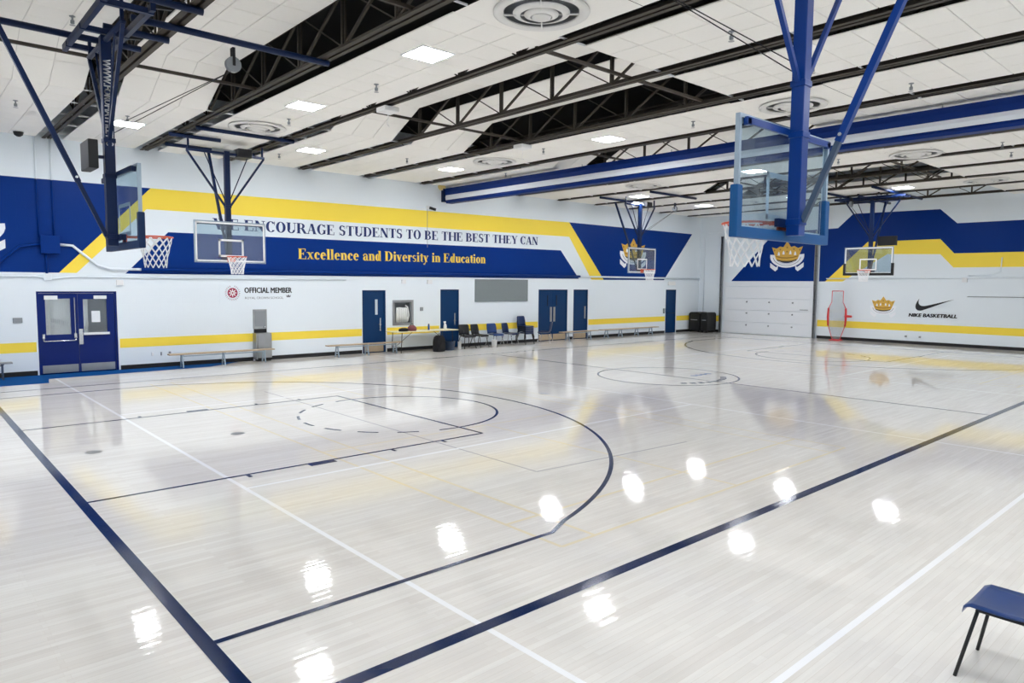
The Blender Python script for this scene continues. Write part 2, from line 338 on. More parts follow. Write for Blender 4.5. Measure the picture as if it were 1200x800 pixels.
# tiles are cut out round every diffuser throat and a plate with a round hole takes their place
def in_throat(t, c, r=.52):
    if abs(t[2][1]-HC) > .01 or abs(t[3][1]-HC) > .01: return False
    px = min(max(c[0], t[0]), t[1]); py = min(max(c[1], min(t[2][0], t[3][0])), max(t[2][0], t[3][0]))
    return (px-c[0])**2+(py-c[1])**2 < r*r
for c in DIFF:
    cut = [t for t in tiles if in_throat(t, c)]
    x0, x1 = min(t[0] for t in cut), max(t[1] for t in cut); ys = [q for t in cut for q in (t[2][0], t[3][0])]; y0, y1 = min(ys), max(ys)
    tiles = [t for t in tiles if not (x0 < (t[0]+t[1])/2 < x1 and y0 < (t[2][0]+t[3][0])/2 < y1)]
    a_ = sorted({2*math.pi*i/40 for i in range(40)} | {math.atan2(y-c[1], x-c[0]) % (2*math.pi) for x in (x0, x1) for y in (y0, y1)}); pl = MB(); rim = []
    for a in a_:
        dx, dy = math.cos(a), math.sin(a)
        k_ = min(((x1-c[0])/dx if dx > 1e-9 else (x0-c[0])/dx if dx < -1e-9 else 1e9), ((y1-c[1])/dy if dy > 1e-9 else (y0-c[1])/dy if dy < -1e-9 else 1e9))
        rim.append(((c[0]+.51*dx, c[1]+.51*dy), (c[0]+k_*dx, c[1]+k_*dy)))
    for (i0, o0), (i1, o1) in zip(rim, rim[1:]+rim[:1]): pl.quad((*i0, HC-.004), (*i1, HC-.004), (*o1, HC-.004), (*o0, HC-.004))
    pl.build('diffuser_plate', 'tile', ceiling)
for t in tiles: grid.quad((t[0], t[2][0], t[2][1]+.012), (t[1], t[2][0], t[2][1]+.012), (t[1], t[3][0], t[3][1]+.012), (t[0], t[3][0], t[3][1]+.012))
grid.build('ceiling_grid', 'tile_grid', ceiling)
def size_in_view(t):
    c = Vector(((t[0]+t[1])/2, (t[2][0]+t[3][0])/2, (t[2][1]+t[3][1])/2)); d = c-Vector((CX, CY, CZ)); z = d.dot(_f)
    if z < .5: return 0
    px, py = 600+FPX*d.dot(_r2)/z, 400-FPX*d.dot(_u2)/z
    if not (-30 < px < 1230 and -30 < py < 400): return 0
    return d.z/(d.length**3)
def tile_into(mb, t, off=(0, 0, 0)):
    a, b, A, B = t; g = .006; k = len(mb.v)
    dy, dz = B[0]-A[0], B[1]-A[1]; L = math.hypot(dy, dz); sy, sz = dy/L*g, dz/L*g
    ya, za, yb, zb = A[0]+sy, A[1]+sz, B[0]-sy, B[1]-sz
    P = [(a+g, ya, za), (b-g, ya, za), (b-g, yb, zb), (a+g, yb, zb)]
    c = ((a+b)/2, (ya+yb)/2, (za+zb)/2)
    q = [(c[0]+(p[0]-c[0])*.985, c[1]+(p[1]-c[1])*.985, p[2]-.004) for p in P]
    up = [(p[0], p[1], p[2]+.010) for p in P]
    mb.v += [tuple(v[i]-off[i] for i in range(3)) for v in q+P+up]
    mb.f.append((k, k+3, k+2, k+1))
    for i in range(4):
        j = (i+1) % 4; mb.f.append((k+i, k+j, k+4+j, k+4+i)); mb.f.append((k+4+i, k+4+j, k+8+j, k+8+i))
tiles.sort(key=size_in_view, reverse=True)
cache = {}
for t in tiles[:300]:
    a, b, A, B = t; off = (a, A[0], A[1]); key = (round(b-a, 3), round(B[0]-A[0], 3), round(B[1]-A[1], 3))
    if key not in cache:
        mb = MB(); tile_into(mb, t, off); cache[key] = mb.build('ceiling_tile', 'tile', ceiling); cache[key].location = off
    else: inst(cache[key], ceiling, off, 'ceiling_tile')
mb = MB()
for t in tiles[300:]: tile_into(mb, t)
tag(mb.build('ceiling_tiles_beyond', 'tile', ceiling), kind='stuff')
# white cross tees bridging the slots
for k, x in enumerate(T):
    ys = [4.5+1.24*i for i in range(5)]+[-3.65-2.4*i for i in range(4)]
    for y in ys: MB().box(x-.22, x+.36, y-.012, y+.012, HC-.004, HC+.02).build('cross_tee', 'white_metal', ceiling)
# steel joists
def truss_mesh():
    ch = MB(); tp = MB(); y0, y1 = YN+.02, YW-.02
    for s in (-1, 1):
        ch.box(s*.06-.04, s*.06+.04, y0, y1, 5.985, 6.0); ch.box(s*.025-.006, s*.025+.006, y0, y1, 5.985, 6.07)
        tp.box(s*.06-.04, s*.06+.04, y0, y1, 6.86, 6.88); tp.box(s*.025-.006, s*.025+.006, y0, y1, 6.80, 6.88)
    return ch, tp
ch0, tp0 = truss_mesh()
ORD = ('first second third fourth fifth sixth seventh eighth ninth tenth eleventh twelfth thirteenth fourteenth fifteenth sixteenth').split()
chord = topc = None; web_v = web_d = None
step = 1.53; WY = [.5+step*i for i in range(-8, 7)]
for k, x in enumerate(T):
    tr = empty('roof_truss', (x, 0, 0), 0, 'brown open-web steel roof truss, %s counted from the crested end wall' % ORD[len(T)-1-k], 'truss', 'roof trusses across the hall')
    if chord is None:
        chord = ch0.build('bottom_chord', 'steel_brown', tr); topc = tp0.build('top_chord', 'steel_brown', tr)
        web_v = MB().box(-.04, -.015, -.02, .02, 6.0, 6.86).box(.015, .04, -.02, .02, 6.0, 6.86).build('web_post', 'steel_brown', tr)
        web_d = MB().bar((0, 0, 6.03), (0, -step*.93, 6.84), .04).build('web_diagonal', 'steel_brown', tr)
        web_e = MB().bar((0, 0, 6.03), (0, step*.93, 6.84), .02).build('web_diagonal', 'steel_brown', tr)
        web_v.location = web_d.location = web_e.location = (0, WY[2], 0)
        first = True
    else:
        inst(chord, tr, (0, 0, 0)); inst(topc, tr, (0, 0, 0)); first = False
    for i, y in enumerate(WY):
        if not 2 <= i <= 12 or (first and i == 2): continue
        for w in (web_v, web_d, web_e): inst(w, tr, (0, y, 0))
# bridging angles between the joists under the coffers
for a in range(3, len(T)-3, 3):
    for y in (-2.95, 2.35):
        i0 = a-1 if a == 3 else a-1
        tag(MB().bar((T[i0], y, 6.075), (T[min(i0+2, len(T)-1)], y, 6.075), .05, .05).build('bridging_bar', 'steel_brown'), 'brown bridging bar %s the slogan wall, %s coffer from the end wall' % ('toward' if y > 0 else 'away from', ORD[(12-a)//3]), 'steel bar', 'bridging bars between the trusses')

# ------------------------------------------------------------------ ceiling lamps, diffusers, sprinklers
def ceiling_light(x, y):
    e = empty('ceiling_light', (x, y, HC), 0, 'square white ceiling lamp glowing in the tile ceiling', 'ceiling light', 'square ceiling lamps')
    return e
lamp0 = ceiling_light(2.8, 7.05)
MB().box(-.31, .31, -.31, -.285, -.02, .0).box(-.31, .31, .285, .31, -.02, .0).box(-.31, -.285, -.285, .285, -.02, .0).box(.285, .31, -.285, .285, -.02, .0).build('frame', 'white_metal', lamp0)
MB().box(-.285, .285, -.285, .285, -.014, -.004).build('lamp_panel', 'lamp', lamp0)
LIGHTS = [(7.3, 7.05), (11.95, 6.9), (16.62, 6.9), (21.45, 6.9), (26.1, 6.9), (5.05, 2.65), (5.02, -1.72), (11.98, .5), (19.0, .5), (26.1, 2.6), (26.15, -1.35),
          (2.8, -10.2), (7.3, -10.2), (11.95, -10.2), (16.62, -10.2), (21.45, -10.2), (26.1, -10.2), (-1.75, 7.05), (-1.75, 2.65), (-1.75, -1.72), (-1.75, -10.2)]
row = sorted([x for x, y in LIGHTS if y > 5]+[2.8], reverse=True)
lamp0['label'] = 'square ceiling lamp along the slogan wall, %s from the end wall' % ORD[row.index(2.8)]
NX = [x for x, y in LIGHTS if y < -5]; BY = [y for x, y in LIGHTS if x < 0]
for x, y in LIGHTS:
    c = copy_tree(lamp0); c.location = (x, y, HC)
    if y < -5 or x < 0:                        # the same ceiling lamps go on over the near side and behind the baseline
        w = ('near_'+ORD[NX.index(x)]) if y < -5 else ('behind_'+ORD[BY.index(y)])
        c.name = 'ceiling_light_%s_offscreen' % w
        for ch in c.children:
            if ch.name.startswith('lamp_panel'): ch.name = 'lamp_panel_%s_offscreen' % w
    if y > 5: c['label'] = 'square ceiling lamp along the slogan wall, %s from the end wall' % ORD[row.index(x)]
    elif y < -5: c['label'] = 'square ceiling lamp above the near side of the hall, outside the court'
    else: c['label'] = {5: 'square ceiling lamp in the baseline court bay', 11: 'square ceiling lamp above the court just before the divider curtain', 19: 'square ceiling lamp above the court just beyond the divider curtain', 26: 'square ceiling lamp beside the end-wall hoop', -2: 'square ceiling lamp behind the baseline hoop'}[math.floor(x)]+('' if 0 < y < 1 else ', toward the slogan wall' if y > 0 else ', away from the slogan wall')
def diffuser(x, y):
    e = empty('air_diffuser', (x, y, HC), 0, 'large round white air diffuser with concentric rings in the ceiling', 'air vent', 'round air diffusers')
    MB().lathe([(.64, 0), (.64, -.015), (.60, -.035), (.53, -.03), (.50, .0)], n=40).build('outer_ring', 'vent_white', e, True)
    MB().lathe([(.505, -.01), (.505, .55), (.0, .55)], n=40).build('throat_duct', 'steel', e, True)
    for r0, r1, z in ((.29, .38, -.05), (.15, .23, -.07)):
        MB().lathe([(r1, z+.045), (r1, z+.035), (r0, z), (r0-.01, z+.01), (r1-.02, z+.045)], n=36).build('ring_vane', 'vent_white', e, True)
    MB().lathe([(0, -.085), (.12, -.08), (.14, -.05), (.0, -.04)], n=24).build('centre_cone', 'vent_white', e, True)
    for a in range(4): MB().bar((.12*math.cos(R(45+90*a)), .12*math.sin(R(45+90*a)), -.03), (.5*math.cos(R(45+90*a)), .5*math.sin(R(45+90*a)), -.03), .015, .02).build('spoke', 'vent_white', e)
    return e
d0 = diffuser(*DIFF[0])
for x, y in DIFF[1:]: 
    c = copy_tree(d0); c.location = (x, y, HC-.02); c['label'] = 'round ring diffuser %s, %s' % ('toward the slogan wall' if y > 0 else 'away from the slogan wall', {5: 'in the baseline court bay', 12: 'just before the divider curtain', 19: 'just beyond the divider curtain', 26: 'nearest the end wall'}[int(x)])
d0['label'] = 'round ring diffuser away from the slogan wall, in the baseline court bay'; d0.location.z = HC-.02
sp = empty('sprinkler_head', (0, 0, 0), 0, 'small grey sprinkler head hanging below the ceiling tiles', 'sprinkler', 'sprinkler heads')
MB().lathe([(.045, 0), (.045, -.012), (.015, -.02), (.015, -.06), (.03, -.07), (.03, -.12), (.0, -.125)], n=12).build('body', 'grey_plastic', sp, True)
MB().lathe([(0, -.150), (.045, -.145), (0, -.142)], n=12).build('deflector', 'steel', sp)
SPR = [(5.3, .3), (5.3, 4.0), (11.7, 2.5), (11.9, -2.0), (7.6, -5.5), (9.9, -5.6), (12.2, -6.3), (2.6, 6.2), (.6, 6.3), (9.9, 6.3), (13.7, 6.3), (18.8, -2.2), (19.3, -6.0), (24.9, -5.6), (3.1, -5.2), (21.0, -5.8), (6.9, 8.2), (.9, 2.2)]
RAISED = lambda x, y: YL+RUN < y < YH-RUN and not any(T[i] < x < T[i+1] for i in range(len(T)-1) if (i-3) % 3 == 1)
for i, (x, y) in enumerate(SPR):
    o = sp if i == 0 else copy_tree(sp); o.location = (x, y, HC+(RISE if RAISED(x, y) else 0))
for (x, y), n in (((6.22, 1.4), 'hanging from the truss beside the lit bay'), ((10.76, 2.3), 'hanging from the truss near the curtain')):
    e = empty('antenna_box', (x, y, 5.97), 0, 'flat white wireless box '+n, 'antenna')
    MB().box(-.17, .17, -.17, .17, -.12, -.02).build('housing', 'white_plastic', e, bevel=.015); MB().box(-.04, .04, -.04, .04, -.02, .0).build('bracket', 'white_metal', e)
    MB().tube([(0, .0, -.12), (.02, .01, -.22), (-.02, .0, -.34), (.01, -.02, -.40)], .006, 6).build('cable', 'white_plastic', e)

# ------------------------------------------------------------------ divider curtain
dv = empty('divider_curtain', (14.2, 0, 0), 0, 'rolled-up blue and white divider curtain hung under the ceiling', 'curtain')
def band(z0, z1, xo, m):
    mb = MB(); n = 40
    prof = [(-xo, z0), (-xo-.02, (z0+z1)/2), (-xo, z1), (xo, z1), (xo+.02, (z0+z1)/2), (xo, z0)]
    mb.prism(prof, lambda u, v, w: (u, YN+.2+w, v), YW-.16-YN-.2); return mb.build('fold', m, dv)
band(5.66, 5.91, .16, 'curtain_blue'); band(5.49, 5.66, .15, 'curtain_white'); band(5.37, 5.49, .13, 'curtain_blue')
for y in (-9.5, -6.2, -3.0, .2, 3.4, 6.6): MB().tube([(0, y, 5.93), (0, y, 6.0)], .012, 6).build('hanger_rod', 'steel', dv)
MB().tube([(-.27, YW-.13, 5.98), (-.27, YW-.03, 5.98)], .14, 20).build('drum', 'yellow_drum', dv)
MB().box(-.25, .2, YW-.16, YW-.02, 5.42, 5.9).build('end_bracket', 'dark_blue_steel', dv)

# ------------------------------------------------------------------ basketball hoops hung from the ceiling
def net_mesh():
    mb = MB(); n = 12; rows = 6; prev = None
    for j in range(rows+1):
        t = j/rows; r = .225*(1-t)+.125*t if t < .7 else .225*.3+.125*.7-.012*(t-.7)/.3; z = -.005-.43*t
        ring = [(r*math.cos(2*math.pi*(i+.5*(j % 2))/n), r*math.sin(2*math.pi*(i+.5*(j % 2))/n), z) for i in range(n)]
        if prev:
            for i in range(n):
                k = (i-1) % n if j % 2 else (i+1) % n
                for q in (i, k): mb.tube([prev[i], ring[q]], .0075, 4, False)
        prev = ring
    return mb
def hoop(loc, face, label, steel='blue_steel', pad='blue_pad', frame='aluminium', pipes=(), rail=0, clock=False, mark=False, padh=.42, winch=None, steel2=None, off=.2, boxed=False):
    """mast axis at loc; the board faces 'face' (radians); pipes: world-space tubes along X (y, x0, x1, z)"""
    e = empty('basketball_hoop', (loc[0], loc[1], 0), face, label, 'basketball hoop', 'ceiling-hung basketball hoops')
    s2 = steel2 or steel; B = off
    MB().box(-.065, .065, -.065, .065, 2.90, 5.74).build('mast', steel, e, bevel=.008)
    for z in (3.03, 3.86, 4.34): MB().box(-.075, .075, -.075, .075, z-.03, z+.03).build('collar', steel, e, bevel=.006)
    MB().tube([(0, -.98, 5.68), (0, .98, 5.68)], .035, 10).build('top_beam', s2, e, True)
    for s in (-1, 1):
        MB().bar((0, s*.97, 5.66), (0, s*.07, 4.36), .045).build('side_brace', steel, e)
        if steel != 'blue_steel': MB().tube([(0, s*.55, 5.66), (0, s*.06, 4.50)], .014, 6).build('stay_rod', s2, e)
        MB().bar((0, s*.93, 5.66), (0, s*.93, 5.955), .04).build('hanger', s2, e)
    k = .36
    a = Vector((-.07, 0, 3.03)); b = Vector((-1.32, 0, 5.90)); c = a.lerp(b, .27)
    MB().bar(a, c, .05, .05, (0, 1, 0)).build('brace_sleeve', 'grey_sleeve' if steel == 'blue_steel' else steel, e); br = MB().bar(c-(b-a)*.02, b, .062, .062, (0, 1, 0)).build('back_brace', steel, e)
    MB().tube([tuple(c+Vector((0, -.05, 0))), tuple(c+Vector((0, .05, 0)))], .018, 8).build('bolt', 'chrome', br)
    # board
    w, z0, z1 = .9, 2.90, 3.95
    gl = MB().box(B, B+.012, -w+.02, w-.02, z0+.02, z1-.02).build('glass_board', 'board_glass', e)
    fr = MB()
    q = .035 if pad == 'blue_pad' else .022
    fr.box(B-.025, B+.02, -w, w, z1-q, z1).box(B-.025, B+.02, -w, w, z0, z0+q).box(B-.025, B+.02, -w, -w+q, z0+q, z1-q).box(B-.025, B+.02, w-q, w, z0+q, z1-q)
    fr.build('board_frame', frame, e)
    for n, (y, za, zb, t) in enumerate(((.295, 3.05, 3.50, .05), (w-.045, z0+.03, z1-.03, .04))):
        tg = MB()
        for s in (-1, 1): tg.box(B+.013, B+.0145, s*y-t/2, s*y+t/2, za, zb)
        tg.box(B+.013, B+.0145, -y-t/2, y+t/2, zb-t, zb).box(B+.013, B+.0145, -y-t/2, y+t/2, za, za+t)
        tg.build('target_square' if n == 0 else 'border_line', 'white_line', gl)
    if pad:
        pd = MB().prism([(-w-.03, z0-.05), (w+.03, z0-.05), (w+.03, z0+padh), (w-.06, z0+padh), (w-.06, z0+.05), (-w+.06, z0+.05), (-w+.06, z0+padh), (-w-.03, z0+padh)],
                        lambda u, v, q: (B-.04+q, u, v), .08); pd.build('edge_pad', pad, e, bevel=.012)
    MB().bar((.08, -.84, 3.89), (.08, .84, 3.89), .03, .06).build('board_arm', steel, e)
    for s in (-1, 1):
        MB().box(.065, B-.02, s*.8-.03, s*.8+.03, 3.85, 3.91).build('board_bracket', steel, e)
        MB().box(.06, B-.02, s*.18-.03, s*.18+.03, 2.98, 3.06).build('lower_bracket', 'dark_blue_steel', e)
    MB().box(.066, .09, -.22, .22, 2.98, 3.06).build('lower_arm', 'dark_blue_steel', e)
    # rim and net
    rim = MB().torus((0, 0, 0), .235, .011).build('rim', 'orange', e, True); rim.location = (B+.40, 0, 3.05)
    MB().box(-.40, -.385, -.1, .1, -.14, .02).box(-.385, -.225, -.075, -.05, -.03, .0).box(-.385, -.225, .05, .075, -.03, .0).box(-.385, -.225, -.075, .075, -.008, .0).build('rim_bracket', 'orange', rim)
    global NET
    if NET is None: NET = net_mesh().build('net', 'net_white', e); nt = NET
    else: nt = inst(NET, e, (0, 0, 0), 'net')
    nt.location = (B+.40, 0, 3.045)
    inv = Matrix.Rotation(-face, 3, 'Z')
    def lw(x, y, z): q = inv @ Vector((x-loc[0], y-loc[1], 0)); return (q.x, q.y, z)
    for y, x0, x1, z in pipes: MB().tube([lw(x0, y, z), lw(x1, y, z)], .048, 12).build('ceiling_pipe', s2, e, True)
    if rail:
        for s in (-.26, .26):
            MB().bar((s, -1.35, 5.82), (s, 1.25, 5.82), .06, .09).build('carriage_rail', s2, e)
        for y in (-1.2, 0, .95): MB().bar((-.3, y, 5.80), (.3, y, 5.80), .07, .07).build('carriage_cross_bar', s2, e)
        for i in range(3): MB().bar((.26, -1.1+i*.75, 5.9), (.55, -1.1+i*.75, 5.94), .05, .05).build('beam_clamp', 'black_steel', e)
    if winch:
        x, y = winch; p = lw(x, y, 5.80)
        wq = MB().tube([(p[0], p[1]-.04, 5.60), (p[0], p[1]+.04, 5.60)], .11, 20).build('pulley_wheel', 'grey_plastic', e)
        MB().box(p[0]-.02, p[0]+.02, p[1]-.05, p[1]+.05, 5.58, 5.84).build('pulley_hanger', 'black_steel', e)
        q2 = Vector((p[0], p[1], 5.52)); q3 = Vector((0, 0, 4.5))
        for dz in (0, -.09): MB().tube([tuple(q2), tuple(q3+Vector((0, 0, dz)))], .006, 5).build('lift_cable', 'black_steel', e)
    if boxed:
        MB().box(-.35, .15, .25, .62, 5.62, 5.84).build('winch_motor', 'black_steel', e, bevel=.02)
        MB().tube([(-.1, -.3, 5.72), (-.1, .25, 5.72)], .09, 16).build('winch_drum', 'grey_plastic', e)
    if clock:
        MB().box(-.30, -.18, *clock).build('shot_clock', 'black', e, bevel=.01)
        MB().bar((-.24, 0, (clock[2]+clock[3])/2), (0, 0, (clock[2]+clock[3])/2), .04).build('clock_bracket', 'dark_blue_steel', e)
    return e
NET = None
H1 = hoop((.87, 0), 0, 'glass basketball hoop with navy pads and lettered mast above the baseline', 'dark_blue_steel', 'navy_pad', 'aluminium',
     pipes=((.92, -3.9, 1.55, 5.935), (-.42, 1.1, 3.98, 5.935), (-1.28, -3.9, 1.75, 5.935), (.2, .9, 1.75, 5.935)), rail=1, winch=(2.45, -.42), clock=(-.25, .25, 3.92, 4.30), off=.15)
H2 = hoop((5.14, 7.38), R(-90), 'glass basketball hoop hanging before the painted slogan wall', 'dark_blue_steel', None, 'aluminium',
     pipes=((5.95, 3.95, 6.3, 5.935), (7.1, 3.7, 4.9, 5.935), (8.5, 4.0, 6.3, 5.935)), boxed=True, off=.16)
H3 = hoop((5.12, -7.78), R(90), 'glass basketball hoop with bright blue mast and light blue pad, seen from behind', 'blue_steel', 'blue_pad', 'aluminium',
     pipes=((-8.9, 3.9, 6.3, 5.935), (-7.2, 3.9, 6.3, 5.935)), winch=(4.3, -6.4), off=.13)
H4 = hoop((21.75, 7.08), R(-90), 'small-looking glass basketball hoop before the crown crest on the slogan wall', 'dark_blue_steel', None, 'aluminium',
     pipes=((5.4, 20.2, 23.2, 5.935), (7.9, 20.2, 23.2, 5.935)), boxed=True, winch=(23.2, 6.4), off=.15)
H5 = hoop((26.97, -.02), R(180), 'glass basketball hoop with black pad before the blue and yellow end wall', 'dark_blue_steel', 'black_pad', 'aluminium',
     pipes=((1.0, 24.6, 29.5, 5.935), (-.9, 24.6, 29.5, 5.935), (.1, 26.0, 29.0, 5.80)), rail=1, winch=(26.5, .6), clock=(.18, .85, 4.0, 4.36), off=.16)

# ------------------------------------------------------------------ doors
def door(n, u0, u1, top, leaves=1, m='door_teal', place_y=YW, handle=1, kick='steel', kh=.25, kw=None, lite=None, bar=False):
    """door leaf set back in its opening of the far wall"""
    w = u1-u0
    d = empty('door_%d' % n, (u0, YW, 0)); d['kind'] = 'structure'
    MB().box(0, .05, .02, .12, 0, top).box(w-.05, w, .02, .12, 0, top).box(.05, w-.05, .02, .12, top-.05, top).build('door_frame', m, d)
    lw_ = (w-.1)/leaves
    for i in range(leaves):
        a = .05+i*lw_; b = a+lw_-.006
        if lite:
            x0, x1, z0, z1 = lite[i]
            lf = MB().box(a, x0, .04, .085, .012, top-.055).box(x1, b, .04, .085, .012, top-.055).box(x0, x1, .04, .085, .012, z0).box(x0, x1, .04, .085, z1, top-.055).build('door_leaf', m, d)
            MB().box(x0, x1, .058, .064, z0, z1).build('door_glass', 'door_glass', lf)
        else: lf = MB().box(a, b, .04, .085, .012, top-.055).build('door_leaf', m, d)
        if kick: MB().box(a+.03, b-.03, .034, .04, .03, .03+kh).build('kick_plate', kick, lf)
        yield d, lf, a, b
g = list(door(1, 1.31, 3.13, 2.14, 2, 'door_blue', lite=[(.19, .74, 1.02, 1.95), (1.03, 1.58, 1.04, 1.93)], kh=.20))
d1 = g[0][0]
lf = g[0][1]
MB().tube([(.12, .02, .97), (.12, -.05, .87), (.14, -.06, .86), (.80, -.06, .86), (.83, -.05, .87), (.83, .02, .97)], .016, 8).build('push_bar', 'chrome', lf, True)
MB().box(.10, .15, -.01, .04, .92, 1.04).box(.80, .86, -.01, .04, .92, 1.04).build('bar_mount', 'chrome', lf)
MB().tube([(.83, .0, 1.0), (.83, .0, 1.98)], .012, 8).build('vertical_rod', 'chrome', lf)
MB().box(.17, .46, .0, .04, 1.93, 2.03).build('door_closer', 'white_metal', lf)
lf = g[1][1]
MB().box(1.02, 1.62, -.02, .04, .99, 1.05).build('push_bar', 'white_metal', lf); MB().box(.90, 1.0, -.03, .04, .74, 1.16).build('lock_box', 'chrome', lf, bevel=.01)
MB().box(1.28, 1.58, .0, .04, 1.94, 2.03).build('door_closer', 'white_metal', lf); MB().box(1.22, 1.42, .05, .056, 1.32, 1.62).build('paper_notice', 'paper', lf)
(d2, lf, a, b), = door(2, 10.63, 11.56, 2.17, kick='bench_wood')
MB().box(.52, .62, .034, .04, 1.32, 1.85).build('vision_glass', 'frost', lf); MB().box(.70, .745, .03, .04, .75, 1.2).build('handle_plate', 'chrome', lf); MB().tube([(.72, .03, .98), (.72, -.03, .98), (.62, -.03, .98)], .012, 8).build('door_handle', 'chrome', lf)
(d3, lf, a, b), = door(3, 13.92, 14.80, 2.2, kick=None)
MB().box(.68, .72, .03, .04, .85, 1.3).build('handle_plate', 'chrome', lf); MB().tube([(.70, .03, 1.02), (.70, -.03, 1.02), (.60, -.03, 1.02)], .012, 8).build('door_handle', 'chrome', lf)
g = list(door(4, 19.02, 20.80, 2.2, 2, kick='bench_wood'))
for _, lf, a, b in g:
    x = b-.16 if a < .5 else a+.04
    MB().box(x, x+.12, .03, .04, .82, 1.45).build('push_plate', 'steel', lf)
    MB().box((a+b)/2-.11+(.2 if a < .5 else -.1), (a+b)/2-.07+(.2 if a < .5 else -.1), .03, .04, 1.5, 1.95).build('vision_slot', 'black', lf)
(d5, lf, a, b), = door(5, 21.17, 22.13, 2.2, kick='bench_wood')
MB().box(.76, .84, .03, .04, .9, 1.45).build('push_plate', 'steel', lf)
(d6, lf, a, b), = door(6, 28.0, 28.9, 2.2, kick=None)
MB().tube([(.15, .03, 1.0), (.15, -.03, 1.0), (.75, -.03, 1.0), (.75, .03, 1.0)], .014, 8).build('push_bar', 'black_steel', lf)
# corridor seen through the glazed door
y0, y1 = YW+.16, YW+8.4
hall = tag(MB().quad((.2,y0,0),(3.4,y0,0),(3.4,y1,0),(.2,y1,0)).build('floor_corridor', 'hall_floor'), kind='structure')
MB().quad((.2,y1,0),(3.4,y1,0),(3.4,y1,2.7),(.2,y1,2.7)).quad((.2,y0,0),(.2,y1,0),(.2,y1,2.7),(.2,y0,2.7)).quad((3.4,y0,0),(3.4,y1,0),(3.4,y1,2.7),(3.4,y0,2.7)).build('corridor_wall', 'white_metal', hall)
MB().quad((.2,y0,2.7),(3.4,y0,2.7),(3.4,y1,2.7),(.2,y1,2.7)).build('corridor_ceiling', 'tile', hall)
lk = empty('locker', (2.72, YW+1.5, 0), 0, 'tall grey locker lining the corridor behind the glazed double door', 'locker', 'lockers in the corridor')
MB().box(.02, .45, 0, .36, .0, 1.95).build('body', 'lock_grey', lk); ld = MB().box(0, .018, .012, .348, .06, 1.92).build('locker_door', 'lock_grey', lk, bevel=.005)
MB().box(-.012, 0, .05, .08, .98, 1.12).build('latch', 'steel', ld); MB().box(-.002, 0, .11, .25, 1.70, 1.82).build('vent_slot', 'steel', ld)
for i in range(1, 17): copy_tree(lk).location = (2.72, YW+1.5+.365*i, 0)
for k, yy in enumerate((2.6, 6.2)):
    cl = empty('corridor_lamp_%s_offscreen' % ('first', 'second')[k], (1.5, YW+yy, 2.7), 0, ('first', 'second')[k]+' white tube lamp in the corridor, counted from the double door', 'lamp', 'corridor lamps')
    MB().box(-.1, .1, -.6, .6, -.06, -.002).build('housing', 'white_metal', cl); MB().box(-.08, .08, -.58, .58, -.07, -.06).build('lamp_tube_%s_offscreen' % ('first', 'second')[k], 'hall_lamp', cl)

